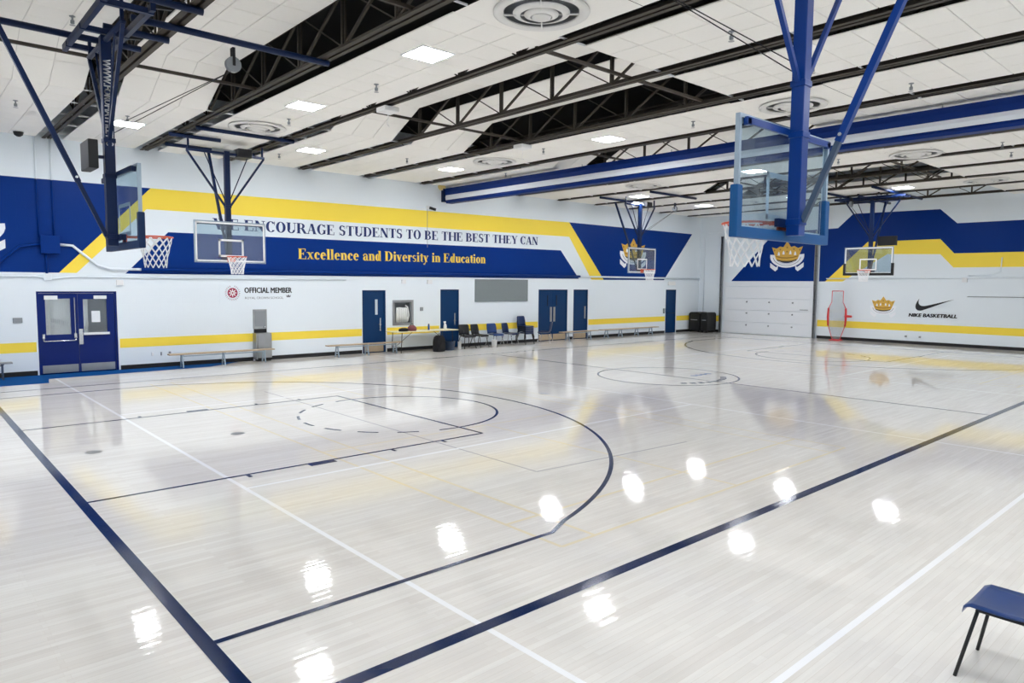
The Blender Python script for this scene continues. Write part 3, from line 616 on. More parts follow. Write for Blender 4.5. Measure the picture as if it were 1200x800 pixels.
# ------------------------------------------------------------------ lettering
def bold_serif():
    G = {}; S, t, q = .235, .06, .05
    def rect(a, b, c, d): return [(a, b), (c, b), (c, d), (a, d)]
    def diag(x0, y0, x1, y1, w): return [(x0, y0), (x0+w, y0), (x1+w, y1), (x1, y1)]
    def ser(c, y, w): return rect(c-w/2, y, c+w/2, y+t) if y < .5 else rect(c-w/2, y-t, c+w/2, y)
    def ring(cx, cy, rx, ry, a0, a1, wx=S, wy=t, n=18):
        o = [(cx+rx*math.cos(R(a0+(a1-a0)*i/n)), cy+ry*math.sin(R(a0+(a1-a0)*i/n))) for i in range(n+1)]
        k = [(cx+(rx-wx)*math.cos(R(a0+(a1-a0)*i/n)), cy+(ry-wy)*math.sin(R(a0+(a1-a0)*i/n))) for i in range(n+1)]
        return [[o[i], o[i+1], k[i+1], k[i]] for i in range(n)]
    stem = lambda x, h=1, w=.36: [rect(x, 0, x+S, h), ser(x+S/2, 0, w), ser(x+S/2, h, w)]
    G['E'] = (.80, stem(.08)+[rect(.02, 1-t, .70, 1), rect(.02, 0, .74, t), rect(.29, .49, .5, .49+t), rect(.47, .38, .52, .64), diag(.62, .74, .65, 1, .05), diag(.66, 0, .69, .28, .05)])
    G['W'] = (1.22, [diag(.36, 0, .04, 1, S), diag(.36+.06, 0, .62, 1, .08), diag(.80, 0, .48, 1, S), diag(.86, 0, 1.06, 1, .08), ser(.14, 1, .34), ser(.58, 1, .34), ser(1.09, 1, .26)])
    G['N'] = (.92, [rect(.12, 0, .19, 1), ser(.15, 0, .28), diag(.62, 0, .06, 1, S+.02), rect(.72, 0, .79, 1), ser(.75, 1, .28)])
    G['O'] = (.90, ring(.44, .5, .41, .52, 0, 360, S, t, 28)); G['C'] = (.84, ring(.45, .5, .41, .52, 38, 322, S, t)+[rect(.73, .66, .78, 1)])
    G['G'] = (.90, ring(.45, .5, .41, .52, 38, 322, S, t)+[rect(.73, .68, .78, 1), rect(.62, .06, .80, .42), rect(.55, .40, .87, .45)])
    G['U'] = (.88, [rect(.10, .3, .10+S, 1), ser(.2, 1, .36), rect(.70, .3, .76, 1), ser(.73, 1, .26)]+ring(.43, .31, .33, .33, 180, 360, .18, .08))
    bow = lambda x, y0, y1, w: ring(x, (y0+y1)/2, w, (y1-y0)/2, -90, 90, S*.9, t)
    G['R'] = (.90, stem(.08)+[rect(.2, 1-t, .42, 1), rect(.2, .46, .42, .46+t), diag(.66, 0, .40, .48, S), ser(.80, 0, .2)]+bow(.40, .46, 1, .33))
    G['B'] = (.84, stem(.08)+[rect(.2, 1-t, .40, 1), rect(.2, .49, .42, .49+t), rect(.2, 0, .42, t)]+bow(.38, .50, 1, .32)+bow(.40, 0, .54, .37))
    G['D'] = (.90, stem(.08)+[rect(.2, 1-t, .40, 1), rect(.2, 0, .40, t)]+bow(.38, 0, 1, .46))
    G['A'] = (.90, [diag(.10, 0, .38, 1, .07), diag(.60, 0, .34, 1, S), rect(.24, .32, .62, .32+t), ser(.12, 0, .24), ser(.72, 0, .34)])
    G['S'] = (.68, ring(.32, .74, .27, .28, 30, 268, S*.75, .07)+ring(.34, .28, .28, .30, -155, 92, S*.8, .07)+[diag(.42, .38, .14, .58, .26), rect(.54, .68, .58, 1), rect(.06, 0, .10, .32)])
    G['T'] = (.82, [rect(.30, 0, .30+S, 1), ser(.405, 0, .36), rect(.04, 1-t, .77, 1), rect(.04, .72, .09, 1), rect(.72, .72, .77, 1)])
    G['H'] = (1.0, stem(.08)+stem(.70)+[rect(.2, .48, .8, .48+t)])
    G['Y'] = (.88, [rect(.34, 0, .34+S, .48), ser(.445, 0, .36), diag(.34, .42, .04, 1, S), diag(.48, .46, .70, 1, .07), ser(.15, 1, .34), ser(.74, 1, .26)])
    x = .68; s = S*.88
    ls = lambda c, h, w=.32: [rect(c, 0, c+s, h), ser(c+s/2, 0, w), rect(c-.06, h-t, c+.04, h)]
    G['x'] = (.64, [diag(.38, 0, .06, x, s), diag(.06, 0, .46, x, .07), ser(.14, x, .3), ser(.5, x, .2), ser(.12, 0, .2), ser(.5, 0, .3)])
    G['c'] = (.56, ring(.31, .34, .27, .36, 45, 318, s)+[rect(.38, .44, .52, .60)])
    G['e'] = (.60, ring(.31, .34, .27, .36, 0, 318, s)+[rect(.14, .34, .56, .34+t)])
    G['o'] = (.62, ring(.31, .34, .28, .36, 0, 360, s)); G['l'] = (.36, ls(.08, 1.02)); G['i'] = (.36, ls(.08, x)+ring(.17, .9, .11, .11, 0, 360, .11, .11, 10))
    G['n'] = (.68, ls(.08, x)+[rect(.42, 0, .42+s, .48), ser(.51, 0, .3)]+ring(.40, .44, .21, .26, 0, 130, s, .08))
    G['u'] = (.68, [rect(.08, .2, .08+s, x), rect(.02, x-t, .2, x), rect(.42, 0, .42+s, x), rect(.36, x-t, .55, x), rect(.5, 0, .66, t)]+ring(.30, .22, .22, .24, 180, 330, s, .08))
    G['a'] = (.60, ring(.28, .50, .22, .2, 15, 165, .12, .07)+[rect(.34, .05, .34+s*.9, .52), rect(.4, 0, .58, t+.02), rect(.06, .46, .18, .6)]+ring(.24, .2, .19, .21, 60, 320, s*.9, .06))
    G['d'] = (.66, ring(.27, .34, .24, .36, 0, 360, s)+[rect(.38, 0, .38+s, 1.02), rect(.32, 1.02-t, .5, 1.02), rect(.5, 0, .63, t)])
    G['r'] = (.52, ls(.08, x)+ring(.38, .5, .16, .18, 20, 180, .12, .06)+[rect(.38, .48, .50, .62)])
    G['s'] = (.50, ring(.24, .5, .19, .19, 30, 260, .14, .06)+ring(.26, .18, .20, .20, -155, 90, .14, .06)+[diag(.28, .26, .10, .40, .18)])
    G['t'] = (.42, [rect(.12, .12, .12+s, .86), rect(.02, x-t, .40, x)]+ring(.30, .15, .18, .16, 180, 310, .14, .06))
    G['v'] = (.62, [diag(.24, 0, .04, x, s), diag(.28, 0, .46, x, .07), ser(.13, x, .3), ser(.5, x, .2)])
    G['y'] = (.62, [diag(.24, 0, .04, x, s), diag(.12, -.28, .46, x, .07), ser(.13, x, .3), ser(.5, x, .2), rect(.02, -.3, .18, -.18)])
    G[' '] = (.36, []); return G
GLY = bold_serif()
def serif_text(s, u0, u1, v0, v1, h, place, m, parent, name, w=.008):
    tot = sum(GLY[c][0] for c in s); k = (u1-u0)/tot; x = 0; mb = MB(); tot = tot or 1
    for c in s:
        a, polys = GLY[c]
        for p in polys:
            pts = [(u0+(x+q[0])*k, (v0+(v1-v0)*(x/tot))+q[1]*h) for q in p]; mb.flat(pts, place, w)
        x += a
    return mb.build(name, m, parent)
serif_text('WE ENCOURAGE STUDENTS TO BE THE BEST THEY CAN', 5.72, 18.95, 3.955, 4.06, .325, farP, 'letter_navy', wall_far, 'slogan_lettering')
serif_text('Excellence and Diversity in Education', 8.33, 16.1, 3.165, 3.225, .335, farP, 'letter_gold', wall_far, 'motto_lettering')
def sans_text(s, size, m, parent, mw, name='lettering', sx=1.0, bold=0.0, shear=0, width=None, fat=0):
    cu = bpy.data.curves.new('lettering', 'FONT'); cu.body = s; cu.size = size; cu.offset = bold; cu.shear = shear; cu.resolution_u = 2
    tmp = bpy.data.objects.new('lettering', cu); col.objects.link(tmp); bpy.context.view_layer.update()
    me = bpy.data.meshes.new_from_object(tmp.evaluated_get(bpy.context.evaluated_depsgraph_get()))
    bpy.data.objects.remove(tmp); bpy.data.curves.remove(cu)
    if width:
        xs = [v.co.x for v in me.vertices]; x0, x1 = min(xs), max(xs); sx = width/(x1-x0)
        for v in me.vertices: v.co.x = (v.co.x-x0)*sx
    if fat:                                            # heavier weight: the same outline struck several times, side by side
        V = [v.co.copy() for v in me.vertices]; F = [tuple(p.vertices) for p in me.polygons]; vv, ff = [], []
        for dx, dy in ((0, 0), (fat, 0), (-fat, 0), (0, fat*.6), (0, -fat*.6)):
            k = len(vv); vv += [(v.x+dx, v.y+dy, v.z) for v in V]; ff += [tuple(i+k for i in f) for f in F]
        me = bpy.data.meshes.new(name); me.from_pydata(vv, [], ff); me.update()
    o = bpy.data.objects.new(name, me); col.objects.link(o); me.materials.clear(); me.materials.append(M[m]); o.matrix_world = mw
    if parent: o.parent = parent; o.matrix_parent_inverse = Matrix()
    return o
def on_far(u, v, w): return Matrix(((1, 0, 0, u), (0, 0, -1, YW-w), (0, 1, 0, v), (0, 0, 0, 1)))
def on_end(u, v, w): return Matrix(((0, 0, -1, XE-w), (-1, 0, 0, u), (0, 1, 0, v), (0, 0, 0, 1)))
# vertical lettering on the near mast
mw = Matrix(((0, 1, 0, -.045), (0, 0, -1, -.067), (-1, 0, 0, 5.42), (0, 0, 0, 1)))
sans_text('WWW.FORUMATHLETIC', .13, 'white_line', H1, mw, 'mast_lettering', width=1.15, fat=.004)

# ------------------------------------------------------------------ crown crests, swoosh
def crest(cu, cv, w, h, wall, place, flip=1):
    """gold crown over a white scroll; w x h overall"""
    q = lambda pts: [(cu+flip*p[0]*w/2, cv+p[1]*h/2) for p in pts]
    root = MB()
    def band_arc(r0, r1, yc, a0, a1, n=16, sx=1.0):
        return [(sx*r1*math.cos(R(a0+(a1-a0)*i/n)), yc+r1*.78*math.sin(R(a0+(a1-a0)*i/n))) for i in range(n+1)]+[(sx*r0*math.cos(R(a1-(a1-a0)*i/n)), yc+r0*.78*math.sin(R(a1-(a1-a0)*i/n))) for i in range(n+1)]
    sc = MB().prism(q(band_arc(.62, 1.0, .02, 172, 368)), place, .006)
    sc.prism(q([(-.98, -.42), (-.62, -.72), (-.50, -.62), (-.52, -.86), (-.66, -1.0), (-.98, -.72)]), place, .007)
    sc.prism(q([(.98, -.42), (.62, -.72), (.50, -.62), (.52, -.86), (.66, -1.0), (.98, -.72)]), place, .007)
    s_ = sc.build('crest_scroll', 'crest_white', wall)
    MB().prism(q(band_arc(.80, .83, .02, 190, 350)), place, .0085).build('scroll_line', 'letter_grey', s_)
    MB().prism(q(band_arc(.66, .68, .02, 190, 350)), place, .0085).build('scroll_line', 'letter_grey', s_)
    pts = [(-.62, -.22), (-.90, .62), (-.62, .52), (-.42, .66), (-.22, .60), (0, 1.0), (.22, .60), (.42, .66), (.62, .52), (.90, .62), (.62, -.22), (.3, -.30), (0, -.32), (-.3, -.30)]
    c_ = MB().prism(q(pts), place, .010).build('crown', 'crest_gold', wall)
    MB().prism(q([(-.60, -.20), (-.3, -.29), (0, -.31), (.3, -.29), (.60, -.20), (.52, -.30), (.25, -.40), (0, -.42), (-.25, -.40), (-.52, -.30)]), place, .011).build('crown_opening', 'crest_dark', c_)
    MB().prism(q([(-.63, -.04), (-.3, -.13), (0, -.15), (.3, -.13), (.63, -.04), (.65, .03), (.3, -.06), (0, -.08), (-.3, -.06), (-.65, .03)]), place, .0115).build('crown_band', 'crest_brown', c_)
    for x, y in ((-.48, .18), (-.2, .24), (.2, .24), (.48, .18)):
        MB().prism(q([(x-.07, y-.12), (x+.07, y-.12), (x+.05, y+.04), (x, y+.14), (x-.05, y+.04)]), place, .0115).build('crown_jewel', 'crest_white', c_)
    for x, y in ((-.74, .40), (-.4, .45), (0, .58), (0, .30), (.4, .45), (.74, .40)):
        MB().prism(q([(x-.05, y), (x, y-.07), (x+.05, y), (x, y+.07)]), place, .0115).build('crown_jewel', 'crest_brown', c_)
crest(25.3, 3.93, 2.0, 1.42, wall_far, farP); crest(-.25, 3.72, 2.0, 1.42, wall_far, farP)
crest(5.36, 3.86, 1.72, 1.45, wall_end, endP, -1); crest(.88, 1.55, 1.06, .92, wall_end, endP, -1)
def swoosh():
    def bz(p0, p1, p2, p3, n=14): return [tuple(p0[i]*(1-t)**3+3*p1[i]*t*(1-t)**2+3*p2[i]*t*t*(1-t)+p3[i]*t**3 for i in (0, 1)) for t in [k/n for k in range(n)]]
    pts = bz((1, .98), (.72, .74), (.42, .40), (.24, .08))
    pts = bz((1.0, .98), (.80, .78), (.45, .30), (.20, .03))+bz((.20, .03), (.05, -.12), (-.06, .30), (.12, 1.02))+bz((.12, 1.02), (.08, .70), (.10, .38), (.24, .40))+bz((.24, .40), (.32, .40), (.70, .78), (1.0, .98))
    return [(-.37-p[0]*1.47, 1.43+p[1]*.50) for p in pts]
ew('swoosh_logo', swoosh(), 'letter_black', .006)
sans_text('NIKE BASKETBALL', .2, 'letter_black', wall_end, on_end(-.17, 1.17, .006), 'sponsor_lettering', fat=.013, shear=.15, width=1.80)
# member sign on the far wall
sg = empty('member_sign', (7.0, YW, 1.75), 0, 'white banner reading OFFICIAL MEMBER with maroon round emblem on the wall', 'sign')
LZ = lambda v: v-1.75
sq = lambda u, v, w: (u-7.0, -w, v-1.75)
MB().prism([(5.86, 1.76), (8.14, 1.76), (8.14, 2.35), (5.86, 2.35)], sq, .006).build('banner', 'white_X', sg)
def loc_text(s, u, v, size, m, width, b=0):   # b: extra weight
    o = sans_text(s, size, m, None, Matrix(((1, 0, 0, u-7.0), (0, 0, -1, -.008), (0, 1, 0, v-1.75), (0, 0, 0, 1))), 'lettering', fat=b, width=width); o.parent = sg; o.matrix_parent_inverse = Matrix()
loc_text('OFFICIAL MEMBER', 6.60, 2.09, .235, 'letter_black', 1.50, .008); loc_text('ROYAL CROWN SCHOOL', 6.61, 1.90, .10, 'letter_grey', 1.21)
def disc(cx, cy, r, n=24): return [(cx+r*math.cos(2*math.pi*i/n), cy+r*math.sin(2*math.pi*i/n)) for i in range(n)]
em = MB().prism(disc(6.24, 2.09, .15), sq, .009).build('round_emblem', 'maroon', sg)
for i in range(8):
    a = 2*math.pi*i/8; MB().prism([(6.24+.03*math.cos(a-.5), 2.09+.03*math.sin(a-.5)), (6.24+.115*math.cos(a-.12), 2.09+.115*math.sin(a-.12)), (6.24+.115*math.cos(a+.12), 2.09+.115*math.sin(a+.12)), (6.24+.03*math.cos(a+.5), 2.09+.03*math.sin(a+.5))], sq, .011).build('emblem_ray', 'white_plastic', em)
for i in range(22):
    a = R(-60+300*i/21+0) if 0 else R(110+320*i/21); r = .205
    MB().prism([(6.24+(r-.035)*math.cos(a), 2.09+(r-.035)*math.sin(a)), (6.24+r*math.cos(a+.06), 2.09+r*math.sin(a+.06)), (6.24+(r+.035)*math.cos(a+.05), 2.09+(r+.035)*math.sin(a+.05)), (6.24+r*math.cos(a-.03), 2.09+r*math.sin(a-.03))], sq, .009).build('laurel_leaf', 'letter_grey' if i % 2 else 'maroon', em)
MB().prism([(7.93, 1.95), (8.05, 1.95), (8.07, 2.03), (8.03, 1.99), (7.99, 2.04), (7.95, 1.99), (7.91, 2.03)], sq, .008).build('small_crown', 'letter_grey', sg)

# ------------------------------------------------------------------ end-wall sectional door, posts, mural above it
ew('mural_blue', [(8.30, 2.66), (6.0, 5.05), (3.93, 5.05), (3.93, 2.66)], 'blue_Y')
dr = empty('door_7', (XE, 3.95, 0)); dr['kind'] = 'structure'
for i in range(4):
    MB().box(-.06, -.002, .02, 4.66, .02+i*.595, .02+i*.595+.585).build('door_section', 'white_door', dr, bevel=.006)
MB().box(-.07, -.002, .0, 4.68, 2.41, 2.60).build('door_header', 'white_door', dr)
for y in (1.0, 2.2, 3.4):
    for z in (.45, 1.05, 1.62): MB().lathe([(0, .0), (.035, .0), (.035, .04), (0, .04)], n=12).build('door_knob', 'grey_plastic', dr).matrix_local = Matrix.Translation((-.06, y, z)) @ Matrix.Rotation(R(-90), 4, 'Y')
MB().tube([(-.06, .25, 1.30), (-.09, .25, 1.30), (-.09, .62, 1.30), (-.06, .62, 1.30)], .014, 8).build('door_handle', 'grey_plastic', dr)
for y, h in ((3.86, 5.0), (8.80, 4.95)):
    p = empty('trim_%d' % (1 if y < 5 else 2), (XE, y, 0)); p['kind'] = 'structure'
    MB().box(-.16, -.002, -.03, .03, 0, h).box(-.16, -.13, -.07, .07, 0, h).build('guide_channel', 'steel', p)
    for i in range(7): MB().box(-.18, -.16, -.05, .05, .4+i*.68, .46+i*.68).build('channel_clip', 'grey_plastic', p)

# ------------------------------------------------------------------ wall fittings
def conduit(wall, place, pts, r, m, name='conduit'): MB().tube([place(u, v, r+.01) for u, v in pts], r, 8).build(name, m, wall, True)
conduit(wall_far, farP, [(3.75, 2.74), (21.5, 2.78)], .05, 'blue_X'); conduit(wall_far, farP, [(21.5, 2.78), (30.9, 2.78)], .04, 'white_X')
conduit(wall_far, farP, [(XB, 2.50), (1.3, 2.52), (1.7, 2.46), (2.1, 2.52), (10.0, 2.52)], .02, 'white_X')
conduit(wall_far, farP, [(XB, 2.62), (.4, 2.68), (1.0, 3.25), (1.45, 3.34)], .035, 'blue_X'); conduit(wall_far, farP, [(1.86, 3.34), (2.15, 3.32), (2.7, 2.83), (3.0, 2.74), (3.75, 2.74)], .035, 'white_X')
conduit(wall_far, farP, [(1.56, 2.6), (1.56, 3.12)], .03, 'blue_X')
for u in (1.42, 1.75): conduit(wall_far, farP, [(u, 3.5), (u, 4.96)], .02, 'blue_X'); conduit(wall_far, farP, [(u, 4.96), (u, 6.0)], .02, 'white_X')
for n, (u0, u1, v0, v1, w, m) in {'electrical_box': (1.44, 1.86, 3.1, 3.56, .14, 'blue_X'), 'electrical_boxes': (1.48, 1.66, 2.42, 2.58, .07, 'white_X'), 'alarm': (3.13, 3.30, 2.30, 2.45, .06, 'white_plastic'),
        'outlet': (3.95, 4.0, .33, .43, .02, 'white_metal'), 'outlet2': (4.18, 4.22, .33, .43, .02, 'grey_plastic'), 'outlet3': (4.40, 4.46, .33, .43, .02, 'grey_plastic'), 'thermostat': (.80, 1.0, 1.35, 1.48, .03, 'grey_plastic'),
        'sp': (12.2, 12.36, 2.4, 2.55, .08, 'white_metal'), 'clock': (13.0, 13.13, 1.42, 1.55, .03, 'grey_plastic'), 'bb': (13.3, 13.5, 2.4, 2.55, .08, 'white_metal'), 'phone': (27.78, 27.9, 1.0, 1.25, .06, 'grey_plastic'), 'exit': (28.15, 28.75, 2.42, 2.62, .05, 'white_plastic')}.items():
    nm = {'electrical_boxes': 'junction_box', 'outlet2': 'outlet', 'outlet3': 'outlet', 'sp': 'wall_speaker', 'bb': 'wall_speaker', 'clock': 'wall_control', 'exit': 'exit_sign', 'alarm': 'alarm_box', 'phone': 'wall_phone'}.get(n, n)
    MB().box(u0, u1, YW-w, YW, v0, v1).build(nm, m, wall_far, bevel=.008)
MB().box(15.57, 18.36, YW-.04, YW, 1.72, 2.60).build('acoustic_board', 'grey_board', wall_far)
conduit(wall_end, endP, [(3.4, 2.78), (-2.1, 2.80), (YN, 2.82)], .025, 'white_Y'); conduit(wall_end, endP, [(-2.3, 2.9), (-3.1, 2.92), (-3.38, 3.05), (-3.4, 3.6)], .02, 'white_Y')
conduit(wall_end, endP, [(9.9, .9), (9.9, 5.0), (9.7, 5.15), (9.0, 5.17)], .02, 'white_Y'); conduit(wall_end, endP, [(-2.3, 2.05), (YN, 2.08)], .012, 'grey_plastic')
for u, v, s in ((-2.18, 2.72, .18), (-.1, .32, .07), (-.65, .32, .07)): MB().box(XE-.06, XE, u-s/2, u+s/2, v-s/2, v+s/2).build('outlet_box', 'white_metal' if s > .1 else 'grey_plastic', wall_end)
cm = empty('wall_camera', (13.35, YW, 5.18), 0, 'small dark security camera on the yellow band', 'camera')
MB().box(-.06, .06, -.10, 0, -.05, .05).build('mount', 'white_metal', cm); MB().tube([(.0, -.12, -.02), (.22, -.2, -.08)], .05, 12).build('lens_barrel', 'black_steel', cm, True)
MB().tube([(-.02, -.012, -.05), (-.02, -.012, -1.45)], .008, 6).build('cable', 'grey_plastic', cm)
dc = empty('dome_camera', (1.05, 9.75, HC), 0, 'black dome camera under the ceiling edge', 'camera')
MB().lathe([(.11, 0), (.11, -.04), (.09, -.10), (.04, -.135), (0, -.14)], n=18).build('dome', 'black', dc, True); MB().lathe([(.13, 0), (.13, -.02), (.11, -.025)], n=18).build('mount', 'white_metal', dc)
# hose cabinet in the wall
hc = empty('hose_cabinet', (11.87, YW, .96), 0, 'recessed steel-framed cabinet with white folded hose behind the table', 'cabinet')
MB().box(0, .8, .44, .46, 0, .82).build('back_panel', 'grey_plastic', hc)
MB().box(-.02, 0, .16, .46, 0, .82).box(.8, .82, .16, .46, 0, .82).box(-.02, .82, .16, .46, .82, .84).box(-.02, .82, .16, .46, -.02, 0).build('cabinet_box', 'grey_plastic', hc)
MB().box(-.04, .05, -.02, .0, -.04, .86).box(.75, .84, -.02, .0, -.04, .86).box(.05, .75, -.02, .0, .77, .86).box(.05, .75, -.02, .0, -.04, .05).build('frame', 'steel', hc)
hs = MB()
for i in range(7): hs.tube([(.17+i*.07, .07, .06), (.16+i*.07, .05, .30), (.18+i*.065, .06, .52+.04*math.sin(i)), (.21+i*.06, .09, .58)], [.035, .04, .04, .03], 8)
hs.build('folded_hose', 'hose_white', hc, True); MB().tube([(.62, .06, .08), (.68, .05, .3), (.62, .05, .6), (.55, .08, .66)], .03, 8).build('hose_end', 'hose_white', hc, True)
# drinking fountain
df = empty('drinking_fountain', (6.84, YW, 0), 0, 'tall stainless drinking fountain with dark recess behind the bench', 'drinking fountain')
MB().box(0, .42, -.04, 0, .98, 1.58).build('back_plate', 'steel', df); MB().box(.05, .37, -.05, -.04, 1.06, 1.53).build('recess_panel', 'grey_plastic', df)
MB().box(.02, .40, -.06, 0, .86, .98).build('trim_band', 'black_rubber', df); MB().box(.02, .46, -.30, 0, .10, .86).build('lower_cabinet', 'steel', df, bevel=.015)  # plain black box between the upper and lower steel units
MB().box(-.02, .02, -.28, 0, .06, .86).build('side_panel', 'steel', df); MB().tube([(.3, -.05, 1.02), (.3, -.12, 1.06), (.3, -.16, 1.03)], .012, 8).build('spout', 'chrome', df, True)
MB().box(.04, .44, -.26, -.02, 0, .10).build('plinth', 'black_steel', df)

# ------------------------------------------------------------------ furniture
def bench(x0, x1, y, legs, label, m='bench_wood', h=.40, legm='aluminium'):
    e = empty('bench', ((x0+x1)/2, y, 0), 0, label, 'bench', 'low benches along the far wall'); c = (x0+x1)/2
    MB().box(x0-c, x1-c, -.13, .13, h-.035, h).build('seat_plank', m, e, bevel=.006)
    for x in legs:
        l = MB().bar((x-c, -.12, 0), (x-c, -.05, h-.035), .04, .03).bar((x-c, .12, 0), (x-c, .05, h-.035), .04, .03).bar((x-c, -.09, .12), (x-c, .09, .12), .03, .03).build('leg_frame', legm, e)
        MB().box(x-c-.03, x-c+.03, -.11, .11, h-.055, h-.035).build('leg_plate', legm, e)
    MB().bar((legs[0]-c, 0, h-.08), (legs[-1]-c, 0, h-.08), .03, .03).build('stretcher', legm, e)
    return e
bench(4.25, 7.25, 9.70, (4.6, 5.75, 6.95), 'low wooden bench with metal legs before the drinking fountain')
bench(9.0, 11.8, 9.62, (9.35, 10.45, 11.55), 'low wooden bench standing before the single blue door')
bench(22.5, 26.7, 9.75, (22.9, 23.9, 25.1, 26.2), 'long low bench against the wall between the blue doors')
bench(19.9, 22.2, 9.72, (20.3, 21.7), 'short low bench before the double door with push plates')
bench(-2.3, .70, 9.78, (-1.9, .50), 'dark low bench beside the glazed double door', 'grey_plastic', .42, 'grey_sleeve')

def shell_chair(label, m='chair_blue', legm='chrome', arms=False, loc=(0, 0, 0), rz=0, group=None, h=.45, k=1.0):
    """seat front toward local -Y"""
    e = empty('chair', loc, rz, label, 'chair', group); k = 1.1 if group else 1.0; e.scale = (k, k, 1.04 if group else 1)
    def shell(rows, t=.014):
        mb = MB(); n = 9; m_ = len(rows)
        for side in (0, 1):
            for (y, z, w, dip, ny, nz) in rows:
                for i in range(n):
                    u = -1+2*i/(n-1); q = dip*(u*u)
                    mb.v.append((u*w, y+ny*(q-side*t), z+nz*(q-side*t)))
        K = n*m_
        for j in range(m_-1):
            for i in range(n-1):
                a = j*n+i; mb.f.append((a, a+1, a+n+1, a+n)); mb.f.append((K+a+n, K+a+n+1, K+a+1, K+a))
        for j in range(m_-1):
            for i in (0, n-1): a = j*n+i; mb.f.append((a, a+n, K+a+n, K+a))
        for i in range(n-1):
            for j in (0, m_-1): a = j*n+i; mb.f.append((a, a+1, K+a+1, K+a))
        return mb
    shell([(-.235, h-.045, .205, .0, 0, 1), (-.225, h-.012, .22, .006, 0, 1), (-.19, h, .225, .012, 0, 1), (0, h-.012, .225, .022, 0, 1), (.15, h-.008, .215, .026, 0, 1), (.20, h+.01, .205, .026, 0, 1)]).build('seat', m, e, True)
    shell([(.20, h+.02, .20, .03, -1, 0), (.225, h+.10, .205, .035, -1, 0), (.245, h+.22, .21, .035, -1, 0), (.265, h+.34, .20, .03, -1, 0), (.27, h+.385, .17, .02, -1, 0)]).build('backrest', m, e, True)
    for s in (-1, 1):
        MB().tube([(s*.17, -.16, h-.03), (s*.235, -.245, 0)], .011, 8).build('leg', legm, e, True)
        MB().tube([(s*.17, .15, h-.03), (s*.235, .27, 0)], .011, 8).build('leg', legm, e, True)
        MB().tube([(s*.17, -.17, h-.03), (s*.17, .16, h-.03)], .011, 8).build('side_rail', legm, e)
        if arms:
            MB().tube([(s*.23, -.2, h-.05), (s*.26, -.2, h+.2), (s*.26, .12, h+.22), (s*.23, .22, h+.2)], .014, 8).build('armrest', m, e, True)
    MB().tube([(-.17, .15, h-.03), (.17, .15, h-.03)], .011, 8).build('cross_rail', legm, e)
    return e
# chair in the foreground: faces the court, its back is outside the frame
shell_chair('blue plastic chair with black legs standing alone on the open floor', 'chair_blue', 'black_steel', loc=(3.55, -10.06, 0), rz=R(180), h=.46)
CH = 'chairs along the far wall'
shell_chair('black armchair at the end of the folding table', 'chair_black', 'black_steel', True, (14.72, 9.62, 0), R(-8), CH, .46)
shell_chair('black chair beside the black armchair', 'chair_black', 'black_steel', False, (15.38, 9.68, 0), R(12), CH)
shell_chair('single blue plastic chair on chrome legs below the grey board', 'chair_blue', 'chrome', False, (16.2, 9.72, 0), R(-4), CH)
shell_chair('dark navy chair on chrome legs turned sideways to the wall', 'chair_navy', 'chrome', False, (16.98, 9.72, 0), R(16), CH)
for i in range(4): shell_chair(('blue chair at the bottom of the chair stack', 'blue chair second from the bottom of the chair stack', 'blue chair third from the bottom of the chair stack', 'blue chair on top of the chair stack')[i], 'chair_navy', 'black_steel', False, (17.8, 9.70-.0*i, .085*i), R(4), CH)
shell_chair('navy chair on chrome legs before the double door', 'chair_navy', 'chrome', False, (18.85, 9.62, 0), R(-150), CH)
# folding table and what lies on and under it
tb = empty('folding_table', (12.8, 9.72, 0), 0, 'long folding table with pale yellow top before the hose cabinet', 'table')
MB().box(-1.32, 1.32, -.37, .37, .715, .745).build('table_top', 'table_top', tb, bevel=.008)
for s in (-1, 1):
    for y in (-.3, .3): MB().tube([(s*1.08, y, .715), (s*1.12, y, 0)], .013, 8).build('leg', 'black_steel', tb)
    MB().tube([(s*1.1, -.3, .2), (s*1.1, .3, .2)], .01, 8).build('leg_stretcher', 'black_steel', tb); MB().tube([(s*.45, 0, .70), (s*1.1, 0, .25)], .009, 8).build('strut', 'black_steel', tb)
tz = .7455
bag = tag(MB().lathe([(0, .0), (.18, .0), (.2, .04), (.17, .09), (.08, .115), (0, .12)], n=18).build('cap_pile', 'fabric_dark', None, True), 'dark soft cap lying on the folding table', 'cap'); bag.location = (11.9, 9.6, tz); bag.scale = (1, .7, 1)
pk = empty('pink_bag', (12.28, 9.65, tz), .3, 'slouched dusky pink bag on the folding table', 'bag')
MB().lathe([(0, .0), (.15, .0), (.17, .06), (.15, .13), (.09, .19), (.05, .2), (0, .19)], n=16).build('sack', 'fabric_pink', pk, True); MB().tube([(-.08, 0, .17), (-.06, 0, .24), (.05, 0, .24), (.08, 0, .17)], .012, 6).build('strap', 'fabric_dark', pk, True)
bt = empty('water_bottle', (13.05, 9.72, tz), 0, 'blue water bottle standing on the folding table', 'bottle')
MB().lathe([(0, 0), (.036, 0), (.036, .15), (.022, .18), (.022, .19)], n=16).build('body', 'bottle_blue', bt, True); MB().lathe([(.024, .185), (.024, .22), (0, .225)], n=16).build('cap', 'black', bt, True)
sb = empty('spray_bottle', (13.75, 9.68, tz), 0, 'white spray bottle at the end of the folding table', 'bottle')
MB().lathe([(0, 0), (.055, 0), (.058, .12), (.045, .17), (.018, .21), (.016, .24)], n=16).build('body', 'white_plastic', sb, True); MB().box(-.06, .025, -.018, .018, .24, .29).box(-.05, -.038, -.01, .01, .19, .24).build('trigger_head', 'white_plastic', sb)
bp = empty('backpack', (13.1, 9.16, 0), R(10), 'bulky black backpack standing on the floor before the folding table', 'backpack')
